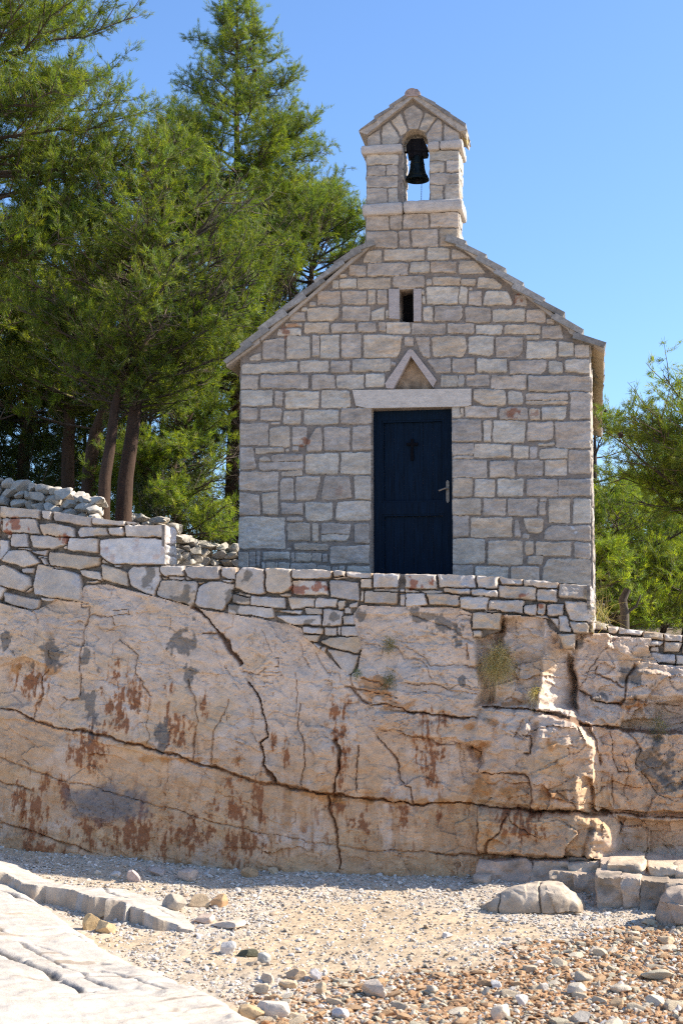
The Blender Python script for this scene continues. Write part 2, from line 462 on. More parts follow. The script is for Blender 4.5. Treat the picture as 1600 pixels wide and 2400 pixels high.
def add_skirt(P, F, vec):
    """pull every open rim of a quad patch back along vec"""
    E = np.concatenate([F[:, [0, 1]], F[:, [1, 2]], F[:, [2, 3]], F[:, [3, 0]]])
    key = np.sort(E, 1); k = key[:, 0] * (len(P) + 1) + key[:, 1]
    _, idx, cnt = np.unique(k, return_index=True, return_counts=True)
    B = E[idx[cnt == 1]]
    vs = np.unique(B); m = -np.ones(len(P), int); m[vs] = len(P) + np.arange(len(vs))
    P2 = np.r_[P, P[vs] + np.asarray(vec)]
    Q = np.c_[B[:, 1], B[:, 0], m[B[:, 0]], m[B[:, 1]]]
    return P2, np.r_[F, Q], vs

def courses(u0, u1, v0, v1, hmin, hmax, wmin, wmax, gap, seed):
    r = np.random.default_rng(seed); out = []; v = v0
    while v < v1 - .03:
        h = r.uniform(hmin, hmax)
        if v1 - v - h < hmin: h = v1 - v
        u = u0
        while u < u1 - .02:
            w = r.uniform(wmin, wmax)
            if u1 - u - w < wmin: w = u1 - u
            a, b, c, d = u + gap / 2, u + w - gap / 2, v + gap / 2, v + h - gap / 2
            out.append([(a, c), (b, c), (b, d), (a, d)])
            u += w
        v += h
    return out

# ---- facade outline in world (x, z)
XL = F0(562, 1090)[0]; XR = F0(1384.5, 1110)[0]
TXL = F0(858, 540)[0]; TXR = F0(1074, 520)[0]
ZB = -.75
rakeL = [F0(532, 852), F0(613, 798), F0(861, 586)]
rakeR = [F0(1068, 571), F0(1333, 772), F0(1392, 806)]
ZC1 = F0(966, 502)[1]             # underside of the lower cornice
zeL = F0(575, 832)[1]; zeR = F0(1384, 800)[1]
outline = [(XL, ZB), (XR, ZB), (XR, zeR), rakeR[1], (TXR, F0(1074, 574)[1]), (TXR, ZC1), (TXL, ZC1), (TXL, F0(858, 588)[1]), rakeL[1], (XL, zeL)]
CH_L = 6.3                         # length of the chapel
TD = .42                           # thickness of the bell gable

chapel = thing("chapel", (0, 0, 0), "small grey limestone chapel with a bell gable and a navy blue door", "chapel")

stones = stones_from(FACADE, F0)
door = [F0(874, 957), F0(1058.5, 957), F0(1058.5, 1420), F0(867, 1420)]
dx0, dx1, dz1 = (F0(874, 1100)[0] - .012, F0(1058.5, 1100)[0], F0(966, 957)[1])
door = [(dx0, -.6), (dx1, -.6), (dx1, dz1), (dx0, dz1)]
win = [F0(937, 679), F0(968.5, 679), F0(968.5, 754), F0(937, 754)]
wx0, wx1, wz0, wz1 = win[0][0], win[1][0], win[2][1], win[0][1]
niche = [F0(962, 832), F0(1017, 912), F0(921, 912)]
lint = [F0(826, 915), F0(1104, 912), F0(1104, 950), F0(1092, 953), F0(860, 957), F0(834, 951)]

res = .0085
uu = np.arange(XL, XR + res, res); vv = np.arange(ZB, ZC1 + res, res)
U, Vv = np.meshgrid(uu, vv)
Hh, Cc = masonry(U, Vv, stones, seed=3)
keep = poly_sd(U, Vv, outline)
# rust patches on single stones
for cx, cy, rr_, k in ((1200, 968, .06, .8), (718, 1037, .05, .8), (668, 778, .07, .8), (1213, 700, .05, .7), (1256, 971, .03, .6), (790, 1150, .05, .3), (960, 935, .03, .0)):
    c = F0(cx, cy); d = np.hypot(U - c[0], (Vv - c[1]) * 1.2)
    m = sstep(rr_ * 1.4, rr_ * .3, d + .05 * fbm(U * 25, Vv * 25, 4, 77)) * k
    Cc = lerp(Cc, np.array([.23, .085, .04]), m[..., None])
# ochre orange stone, pale upper rows, white marks
c = F0(687, 762); m = sstep(.1, .02, np.abs(U - c[0])) * sstep(.03, .01, np.abs(Vv - c[1])); Cc = lerp(Cc, np.array([.42, .2, .08]), .7 * m[..., None])
for cx, cy, rr_ in ((676, 980, .022), (1343, 1240, .022), (1349, 1247, .02), (1341, 1235, .018)):
    c = F0(cx, cy); m = sstep(rr_, rr_ * .4, np.hypot(U - c[0], Vv - c[1]) + .012 * fbm(U * 50, Vv * 50, 2, 5)); Cc = lerp(Cc, np.array([.62, .62, .62]), .8 * m[..., None])
up = sstep(F0(966, 900)[1], F0(966, 640)[1], Vv); Cc = lerp(Cc, Cc * np.array([1.04, .985, .92]), up[..., None])
# openings sunk into the wall
def sink(poly, depth, ed=.005):
    global Hh
    d = poly_sd(U, Vv, poly)
    Hh = np.where(d > -.012, lerp(np.minimum(Hh, .014), -depth, sstep(-.001, .004, d)), Hh)
    return d
sink(door, .16); dn = sink(niche, .10); dw = sink(win, .24)
Cc = np.where((dn > .004)[..., None], np.array([.34, .25, .17]) * (1 + .35 * fbm(U * 14, Vv * 14, 4, 31))[..., None], Cc)
Cc = np.where((dw > .006)[..., None], np.array([.006, .006, .007]), Cc)  # darkness of the window interior painted near-black on the shallow recess
def facade_pos(a, b):
    return np.stack([a, -Hh, b], -1)
P, F, used = panel(U, Vv, keep, facade_pos)
Cv = Cc.reshape(-1, 3)[used]
P, F, vs = add_skirt(P, F, (0, .06, 0)); Cv = np.r_[Cv, Cv[vs]]
np_mesh("front_wall", P, F, M_ashlar, chapel, Cv, True, 42)

def side_panel(axis, c, u0, u1, v0, v1, outdir, seed, sts=None, res=.02, skirt=True, **kw):
    """masonry on a plane x=c (axis 0) or y=c (axis 1); outdir is +1/-1 along the axis"""
    a = np.linspace(u0, u1, max(2, int((u1 - u0) / res) + 1)); b = np.linspace(v0, v1, max(2, int((v1 - v0) / res) + 1))
    A, B = np.meshgrid(a, b)
    if sts is None: sts = courses(u0, u1, v0, v1, .14, .24, .22, .5, .02, seed)
    h, cl = masonry(A, B, sts, seed=seed, **kw)
    P = np.stack([c + outdir * h, A, B], -1) if axis == 0 else np.stack([A, c + outdir * h, B], -1)
    F = grid_faces(*A.shape).reshape(-1, 4)
    if (outdir < 0) == (axis == 0): F = F[:, ::-1]
    P = P.reshape(-1, 3); cl = cl.reshape(-1, 3)
    if skirt:
        P, F, vs = add_skirt(P, F, (-outdir * .03, 0, 0) if axis == 0 else (0, -outdir * .03, 0)); cl = np.r_[cl, cl[vs]]
    return P, F, cl

mb = MB(); P, F, c = side_panel(0, XR - .004, .0, CH_L, ZB, zeR + .05, 1, 21, res=.018, H=.02); mb.add(P, F, c); mb.build("side_wall", M_ashlar, chapel, True, 45)
mb = MB(); P, F, c = side_panel(0, XL + .004, .0, CH_L, ZB, zeL + .05, -1, 22, res=.03); mb.add(P, F, c); mb.build("side_wall", M_ashlar, chapel, True, 45)
mb = MB()
a_pk = ((TXL + TXR) / 2, F0(966, 520)[1])
mb.prism([(XL + .01, ZB), (XR - .01, ZB), (XR - .01, zeR), a_pk, (XL + .01, zeL)], CH_L - .05, CH_L, (.4, .36, .33)); mb.build("back_wall", M_ashlar, chapel)
# lintel
mb = MB(); mb.prism([(p[0], p[1]) for p in lint][::-1], -.030, .12, (.56, .50, .435), .002)
lo = mb.build("lintel", M_ashlar, chapel); 
# niche of two leaning slabs, keystone-less
mb = MB()
for pts in ([(903, 900), (957, 822), (963, 820), (963, 836), (922, 912), (906, 911)], [(963, 820), (969, 823), (1023, 892), (1015, 907), (1017, 912), (963, 836)]):
    mb.prism([F0(*p) for p in pts][::-1], -.034, .05, (.46, .39, .35), .001)
mb.build("niche_frame", M_ashlar, chapel)
mb = MB()
for pts in ([(1278, 386), (1359, 386), (1357, 617), (1282, 612)], [(1467, 386), (1527, 386), (1523, 634), (1468, 634)]):
    mb.prism([F0(*p) for p in crop_pts('P', [q for r_ in pts for q in r_])][::-1], -.026, .1, (.44, .38, .345), .001)
mb.box(wx0 - .02, wx1 + .02, -.014, .1, wz1 - .001, wz1 + .05, (.45, .37, .29))
mb.build("window_frame", M_ashlar, chapel)

# ---- door
DY = .125
mb = MB(); W = dx1 - dx0; zb = -.03
st = .095
def dpx(px, py): p = at(px, py, DY); return p[0], p[2]
zr1, zr0 = dpx(966, 1178)[1], dpx(966, 1205)[1]
zt = dpx(966, 985)[1]
mb.box(dx0 - .01, dx0 + st, DY - .02, DY + .03, zb, dz1 + .02); mb.box(dx1 - st, dx1 + .01, DY - .02, DY + .03, zb, dz1 + .02)
mb.box(dx0 + st, dx1 - st, DY - .0185, DY + .03, zt, dz1 + .02); mb.box(dx0 + st, dx1 - st, DY - .0185, DY + .03, zr0, zr1); mb.box(dx0 + st, dx1 - st, DY - .0185, DY + .03, zb, .07)
for za, zc in ((zr1, zt), (.07, zr0)):          # mouldings and boarded panels
    for (a, b, c2, d) in ((dx0 + st, dx0 + st + .022, za, zc), (dx1 - st - .022, dx1 - st, za, zc), (dx0 + st + .022, dx1 - st - .022, za, za + .022), (dx0 + st + .022, dx1 - st - .022, zc - .022, zc)):
        mb.box(a, b, DY - .012, DY + .04, c2, d)
    n = 6; a0, a1 = dx0 + st + .024, dx1 - st - .024
    for i in range(n):
        q0 = a0 + (a1 - a0) * i / n; q1 = a0 + (a1 - a0) * (i + 1) / n
        mb.box(q0 + .0012, q1 - .0012, DY + .022, DY + .04, za + .024, zc - .024)
do = mb.build("door", M_door, chapel)
mb = MB()
cx, cz = dpx(965.5, 1040); s = 1 / 214.
mb.box(cx - 3.3 * s, cx + 3.3 * s, DY - .006, DY + .02, dpx(966, 1079)[1], dpx(966, 1029)[1])
ca = dpx(966, 1041)[1]; mb.box(cx - 13.5 * s, cx - 3.3 * s, DY - .0055, DY + .02, ca - 3.2 * s, ca + 3.2 * s); mb.box(cx + 3.3 * s, cx + 13.5 * s, DY - .0055, DY + .02, ca - 3.2 * s, ca + 3.2 * s)
mb.build("cross", M_black, do)
mb = MB()
hx, hz = dpx(1049, 1152); h1 = dpx(1049, 1126)[1]; h0 = dpx(1049, 1179)[1]
mb.prism([(hx - .017, h0 + .02), (hx - .006, h0), (hx + .006, h0), (hx + .017, h0 + .02), (hx + .017, h1 - .02), (hx + .006, h1), (hx - .006, h1), (hx - .017, h1 - .02)], DY - .032, DY - .019, (1, 1, 1))
l0 = dpx(1048, 1146); l1 = dpx(1029, 1152)
mb.tube([(l0[0], DY - .03, l0[1]), (l0[0], DY - .075, l0[1]), (l0[0] - .02, DY - .082, l0[1] - .003), (l1[0], DY - .078, l1[1])], [.011, .011, .011, .012], 8)
mb.tube([(hx, DY - .035, hz - .075), (hx, DY - .02, hz - .075)], .009, 8)
mb.build("handle", M_steel, do)

# ---- roof: stepped stone tiles on a mortar band

def roof_side(top_px, bot_px, seed):
    r = np.random.default_rng(seed); mb = MB(); band = MB()
    top = [F0(*p) for p in top_px]; bot = [F0(*p) for p in bot_px]
    bx = np.array([b[0] for b in bot]); bz = np.array([b[1] for b in bot])
    o = np.argsort(bx)
    f = lambda x: float(np.interp(x, bx[o], bz[o]))
    n = len(top) // 2
    for k in range(n):
        hi, lo = np.array(top[2 * k]), np.array(top[2 * k + 1])
        y = -.085
        while y < CH_L + .05:
            w = r.uniform(.28, .55) if y > 0 else r.uniform(.35, .5)
            j = r.normal(0, .016, 2) if y > 0 else (0, 0)
            dirv = (lo - hi) / np.linalg.norm(lo - hi)
            l2 = lo + dirv * j[0] + (0, j[1] * .4); h2 = hi + (0, j[1] * .4)
            t = .052 + r.uniform(-.006, .012)
            nrm = np.array([-dirv[1], dirv[0]]); nrm = nrm if nrm[1] > 0 else -nrm
            up_ = h2 - dirv * .10
            q = [l2, l2 - nrm * t, up_ - nrm * t * 1.6, up_ - nrm * .012]
            tone = np.array([.27, .25, .225]) * r.uniform(.75, 1.3)
            if r.random() < .03: tone = np.array([.33, .27, .15])
            mb.prism(q, y, y + w - .012, tone, .005)
            y += w
        # fill below the tiles down to the band
    P0 = [(b[0], b[1]) for b in bot]
    tpi = [(x, f(x) + .052) for x, _ in P0]
    for i in range(len(P0) - 1):
        q = [P0[i], P0[i + 1], tpi[i + 1], tpi[i]]
        y = -.05
        while y < CH_L + .03:
            w = .2 if y < 0 else r.uniform(.3, .55)
            c = np.array([.47, .40, .33]) * r.uniform(.8, 1.12)
            if y > 0 and i == len(P0) - 2: c = np.array([.47, .37, .25]) * r.uniform(.7, 1.1)
            band.prism(q, y, y + w - .004, c, .003)
            y += w
    s_ = mb.build('roof_slope', M_roof, chapel, False); band.build('eaves_band', M_render, s_)
    return s_
rf = roof_side([(1070, 560), (1095, 571), (1095, 576), (1141, 601), (1141, 607), (1185, 633), (1185, 642), (1226, 668), (1226, 674), (1277, 703), (1277, 709), (1323, 737), (1320, 745), (1367, 777), (1366, 787), (1418.5, 807)],
          [(1060, 568), (1200, 673), (1331, 776), (1384, 818), (1415, 822)][:3] + [(1334, 783), (1415, 823)], 5)
roof_side([(856, 573), (823, 590), (825, 591), (782, 621), (784, 622), (736, 661), (738, 662), (694, 698), (696, 700), (648, 736), (650, 738), (608, 772), (610, 776), (565, 812), (570, 812), (527, 848)],
          [(866, 583), (740, 693), (613, 801), (611, 806), (533, 861)], 6)
# plain core under the tiles so that the loft is closed
mb = MB(); mb.prism([(XL, zeL - .02), (XR, zeR - .02), rakeR[1], a_pk, rakeL[1]], .35, CH_L - .06, (.2, .2, .2))
mb.build("roof_core", M_roof, rf)

# ---- bell gable
tower = bpy.data.objects.new("bell_gable", None); tower.empty_display_size = .1
link(tower, chapel)
mb = MB()
zt0 = F0(1074, 585)[1] - .25
P, F, c = side_panel(0, TXR - .004, 0, TD, zt0, ZC1, 1, 31, courses(0, TD, zt0, ZC1, .15, .18, .2, .42, .02, 4), .012); mb.add(P, F, c)
P, F, c = side_panel(0, TXL + .004, 0, TD, zt0, ZC1, -1, 32, courses(0, TD, zt0, ZC1, .15, .18, .2, .42, .02, 5), .02); mb.add(P, F, c)
P, F, c = side_panel(1, TD, TXL, TXR, zt0, ZC1, 1, 33, courses(TXL, TXR, zt0, ZC1, .15, .18, .2, .42, .02, 6), .02); mb.add(P, F, c)
mb.build("base", M_ashlar, tower, True, 45)

def rough_block(mbx, x0, x1, y0, y1, z0, z1, col, seed, amp=.006, rnd=.25, res=.02):
    """a dressed stone: a box grid with worn arrises and a slightly uneven face"""
    nx, ny, nz = [max(3, int(d / res)) for d in (x1 - x0, y1 - y0, z1 - z0)]
    for ax, (na, nb) in ((0, (ny, nz)), (1, (nx, nz)), (2, (nx, ny))):
        for s_ in (0, 1):
            a, b = np.meshgrid(np.linspace(0, 1, na), np.linspace(0, 1, nb))
            q = np.empty(a.shape + (3,))
            q[..., ax] = s_; o = [i for i in range(3) if i != ax]; q[..., o[0]] = a; q[..., o[1]] = b
            q = q.reshape(-1, 3)
            size = np.array([x1 - x0, y1 - y0, z1 - z0]); ctr = np.array([x0 + x1, y0 + y1, z0 + z1]) / 2
            p = (q - .5) * size
            rad = min(size) * rnd
            inner = np.clip(p, -(size / 2 - rad), size / 2 - rad); dv = p - inner
            L_ = np.linalg.norm(dv, axis=1)[:, None] + 1e-9
            p = inner + dv / L_ * np.minimum(L_, rad)
            w = p + ctr
            nrm = dv / L_
            w = w + nrm * (fbm3(w * 9 + seed, 3, seed)[:, None] * amp + n3(w * 45, seed + 3)[:, None] * amp * .4)
            f = grid_faces(*a.shape).reshape(-1, 4)
            if (s_ == 1) == (ax == 1): f = f[:, ::-1]
            cc = np.asarray(col) * (1 + .12 * fbm3(w * 5, 3, seed + 8))[:, None]
            mbx.add(w, f, cc)

CT = np.array([.49, .43, .375])
zc_top = F0(966, 475)[1]
cxl = F0(850, 500)[0]; cxr = F0(1085, 480)[0]; cxm = F0(945, 490)[0]
mb = MB()
rough_block(mb, cxl, cxm - .003, -.07, TD + .06, ZC1 - .005, zc_top, CT, 41); rough_block(mb, cxm + .003, cxr, -.07, TD + .06, ZC1 + .003, zc_top + .006, CT * 1.05, 42)
mb.build("cornice", M_ashlar, tower, True, 50)
# pillars
PIL = [F0(942, 420)[0], F0(1007, 420)[0]]
PX0 = F0(859, 420)[0]; PX1 = F0(1074.5, 420)[0]
zi0 = F0(905, 362)[1]; zi1 = F0(905, 342)[1]; zi0r = F0(1040, 353)[1]; zi1r = F0(1040, 333)[1]
left_st = [[800, 585, 900], [912, 0, 1005], [1015, 575, 1125], [1138, 0, 1305]]
for side, (x0, x1, zt_) in enumerate(((PX0, PIL[0], zi0), (PIL[1], PX1, zi0r))):
    mb = MB()
    tabs = ["258 790 575 900;262 915 445 1005;465 908 572 1002;258 1015 572 1125;258 1140 460 1305;482 1132 572 1305", "898 760 1198 855;903 868 1045 980;1070 855 1198 970;903 990 1198 1100;903 1113 1030 1285;1058 1103 1198 1280"][side]
    sts = stones_from({'T': tabs}, F0)
    a = np.linspace(x0, x1, int((x1 - x0) / .008)); b = np.linspace(zc_top - .01, zt_ + .01, int((zt_ - zc_top) / .008))
    A, B = np.meshgrid(a, b); h, cl = masonry(A, B, sts, seed=51 + side, H=.012)
    mbP = np.stack([A, -h, B], -1).reshape(-1, 3); f = grid_faces(*A.shape).reshape(-1, 4)
    p2, f2, vs = add_skirt(mbP, f, (0, .03, 0)); cl = cl.reshape(-1, 3); mb.add(p2, f2, np.r_[cl, cl[vs]])
    for axis, cc_, u0, u1, od in ((0, x0 + .003, 0, TD, -1), (0, x1 - .003, 0, TD, 1), (1, TD, x0, x1, 1)):
        cs = courses(u0, u1, zc_top - .01, zt_ + .01, .11, .16, .18, .42, .018, 60 + side + axis)
        p2, f2, c2 = side_panel(axis, cc_, u0, u1, zc_top - .01, zt_ + .01, od, 62 + side, cs, .012, H=.012); mb.add(p2, f2, c2)
    mb.build("pillar", M_ashlar, tower, True, 45)
    mb = MB()
    if side == 0: rough_block(mb, F0(848, 350)[0], F0(939, 350)[0] + .02, -.065, TD + .05, zi0, zi1, CT, 71)
    else:
        rough_block(mb, PIL[1] - .018, F0(1030, 345)[0], -.06, TD + .05, zi0r, zi1r, CT, 72); rough_block(mb, F0(1030.6, 345)[0], F0(1084, 345)[0], -.062, TD + .055, zi0r + .003, zi1r + .004, CT * 1.05, 73)
    mb.build("impost", M_ashlar, tower, True, 50)
# arch head
zA = min(zi1, zi1r) - .01
GL = F0(862, 330)[0]; GR = F0(1076, 330)[0]
apx = F0(968, 234)
eL = F0(862, 318)[1]; eR = F0(1076, 308)[1]
acx = F0(971, 330)[0]; arad = (PIL[1] - PIL[0]) / 2 - .012; azc = F0(971, 303)[1] - arad
gout = [(GL, zA), (GR, zA), (GR, eR), apx, (GL, eL)]
a = np.arange(GL, GR + .007, .007); b = np.arange(zA, apx[1] + .007, .007); A, B = np.meshgrid(a, b)
vst = stones_from({'T': "265 615 390 530 395 705 265 712;418 512 490 465 600 625 575 690 418 700;512 452 608 380 668 560 612 600;635 352 735 287 828 347 783 535 682 535;850 362 958 422 862 575 795 552;980 432 1025 462 1025 665 885 668 868 600;1052 480 1200 575 1205 660 1052 665"}, F0)
h, cl = masonry(A, B, vst, seed=81, H=.012, tones=STONE_TONES * 1.03)
hole = np.minimum(np.hypot(A - acx, np.maximum(B - azc, 0)) - arad, 1)
kp = np.minimum(poly_sd(A, B, gout), hole)
mb = MB()
hs = h.copy()
P, F, used = panel(A, B, kp, lambda u, v: np.stack([u, -hs, v], -1))
P, F, vs = add_skirt(P, F, (0, .03, 0)); cv = cl.reshape(-1, 3)[used]; mb.add(P, F, np.r_[cv, cv[vs]])
# soffit of the arch, sides and back
th = np.linspace(0, math.pi, 40)
arc = np.array([(acx + arad * math.cos(t), azc + arad * math.sin(t)) for t in th]); arc = np.r_[[(acx + arad, zA - .0)], arc, [(acx - arad, zA)]]
ys = np.linspace(-.006, TD, 10)
V_ = np.array([[p[0], y, p[1]] for p in arc for y in ys])
vo = np.where((np.abs((np.arange(len(arc)) % 9) - 4) < .5)[:, None], .8, 1.0) * np.ones(len(ys))
mb.add(V_ + np.c_[np.zeros(len(V_)), np.zeros(len(V_)), .003 * n3(V_ * 30, 2)], grid_faces(len(arc), len(ys)).reshape(-1, 4), np.array([.50, .41, .31]) * vo.reshape(-1, 1))
kb = kp.copy(); P, F, used = panel(A, B, kb, lambda u, v: np.stack([u, u * 0 + TD, v], -1)); mb.add(P, F[:, ::-1], cl.reshape(-1, 3)[used])
for xs, ze in ((GL, eL), (GR, eR)):
    rough_block(mb, xs - .012 if xs == GR else xs, xs if xs == GR else xs + .012, .004, TD, zA, ze, CT, 90)
mb.build("arch", M_ashlar, tower, True, 45)
# little roof over the arch
mb = MB()
def gslab(px, y0, y1, col, jit=.003): mb.prism([F0(*p) for p in px], y0, y1, col, jit)
cg = (.42, .36, .30)
gslab([(968, 234), (861, 321), (849, 317), (843, 313), (968, 222)], -.07, TD + .06, cg)
gslab([(968, 235), (968, 223), (1089, 299), (1098, 343), (1084, 335), (1078, 311)][:1] + [(968, 223), (1091, 301), (1095, 311), (1078, 312)], -.07, TD + .06, cg)
for pts in ([(843, 313), (846, 308), (884, 282), (884, 290)], [(878, 287), (878, 278), (922, 252), (922, 260)], [(914, 259), (914, 253), (962, 222), (962, 230)],
            [(972, 228), (972, 221), (1022, 247), (1022, 256)], [(1012, 250), (1014, 245), (1056, 270), (1054, 280)], [(1046, 273), (1048, 267), (1091, 296), (1092, 303)]):
    y = -.085
    for k in range(2):
        gslab(pts, y, y + .29, np.array([.24, .22, .20]) * rng.uniform(.8, 1.2), .003); y += .297
# ridge tile
ths = np.linspace(0, math.pi, 12); rc = F0(968, 228); rr_ = F0(986, 228)[0] - rc[0]
mb.prism([(rc[0] + rr_ * math.cos(t), rc[1] + rr_ * .85 * math.sin(t)) for t in ths] + [(rc[0] - rr_ * .8, rc[1] - .02), (rc[0] + rr_ * .8, rc[1] - .02)], -.09, TD + .08, (.36, .27, .23), .002)
# right eave stones, lit lichen
e0 = F0(1090, 300)
for k, y in enumerate((-.06, .12, .29)):
    mb.prism([F0(1088, 300), F0(1080, 311), F0(1091, 320), F0(1095, 308)], y, y + .16, ((.45, .38, .3), (.46, .36, .17), (.42, .36, .3))[k], .004)
mb.build("gable_roof", M_roof, tower)

# ---- bell
bc = at(970, 385, .2); bx = F0(970, 385)[0] + .012
zlip = at(970, 424, .2)[2]; ztop = at(970, 366, .2)[2]
bell = thing("bell", (bx, .2, zlip), "dark bronze bell with a flared rim hanging in the arch of the bell gable", "bell")
hb = ztop - zlip
prof = [(.128, 0), (.137, .004), (.134, .018), (.118, .045), (.100, .085), (.088, .135), (.080, .2), (.074, hb * .85), (.070, hb * .95), (.055, hb), (.0, hb + .008)]
mb = MB(); mb.lathe((bx, .2, zlip), prof); mb.lathe((bx, .2, zlip), [(.128, 0), (.112, .03), (.092, .09), (.076, .18), (.0, hb * .92)])
for zz in (.05, .19): mb.lathe((bx, .2, zlip), [(np.interp(zz, [p[1] for p in prof], [p[0] for p in prof]) + .001, zz - .006), (np.interp(zz, [p[1] for p in prof], [p[0] for p in prof]) + .005, zz), (np.interp(zz, [p[1] for p in prof], [p[0] for p in prof]) + .001, zz + .006)])
mb.build("bell_body", M_bronze, bell, True, 60)
mb = MB(); mb.tube([(bx, .2, ztop - .02), (bx, .2, zlip + .03)], .007, 8); mb.lathe((bx, .2, zlip - .012), [(0, 0), (.018, .006), (.026, .022), (.018, .045), (0, .055)], 16)
mb.build("clapper", M_yoke, bell, True)
mb = MB(); y0 = ztop - .01; zy = at(970, 331, .2)[2]
mb.prism([(bx - .118, y0 + .06), (bx + .118, y0 + .045), (bx + .116, y0 + .1), (bx + .075, zy), (bx - .065, zy), (bx - .112, y0 + .12)], .13, .27, (1, 1, 1), .004)
mb.prism([(bx - .1, y0 - .02), (bx + .112, y0 - .01), (bx + .118, y0 + .04), (bx - .108, y0 + .055)], .14, .26, (1, 1, 1), .004)
mb.tube([(PIL[0] - .02, .2, y0 + .06), (PIL[1] + .02, .2, y0 + .06)], .014, 8)
for sx in (-.05, .05): mb.tube([(bx + sx, .128, y0 - .03), (bx + sx, .124, zy - .02)], .008, 6)
mb.build("yoke", M_yoke, bell)
mb = MB()
ch0 = at(985, 432, .12)
z_ = zlip + .03; k = 0
while z_ > zc_top + .01:
    mb.tube([(bx + .06 - .0003 * k, .12, z_), (bx + .06 - .0003 * k, .12, z_ - .014)], .0042 if k % 2 else .0026, 5); z_ -= .014; k += 1
mb.build("chain", M_yoke, bell)
# ================================================================== CLIFF AND WALLS
CB, CSL = .04, .10                 # the face recedes to the right and leans back upward
CN = np.array([-CB, 1.0, -CSL]); CC = -1.12 - CB * 1.9
def yref(x, z): return CC + CB * x + CSL * z
def K(px, py):
    p = hit(px, py, CN, CC); return (p[0], p[2])
def Kpts(tag_, nums): return [K(*p) for p in crop_pts(tag_, nums)]

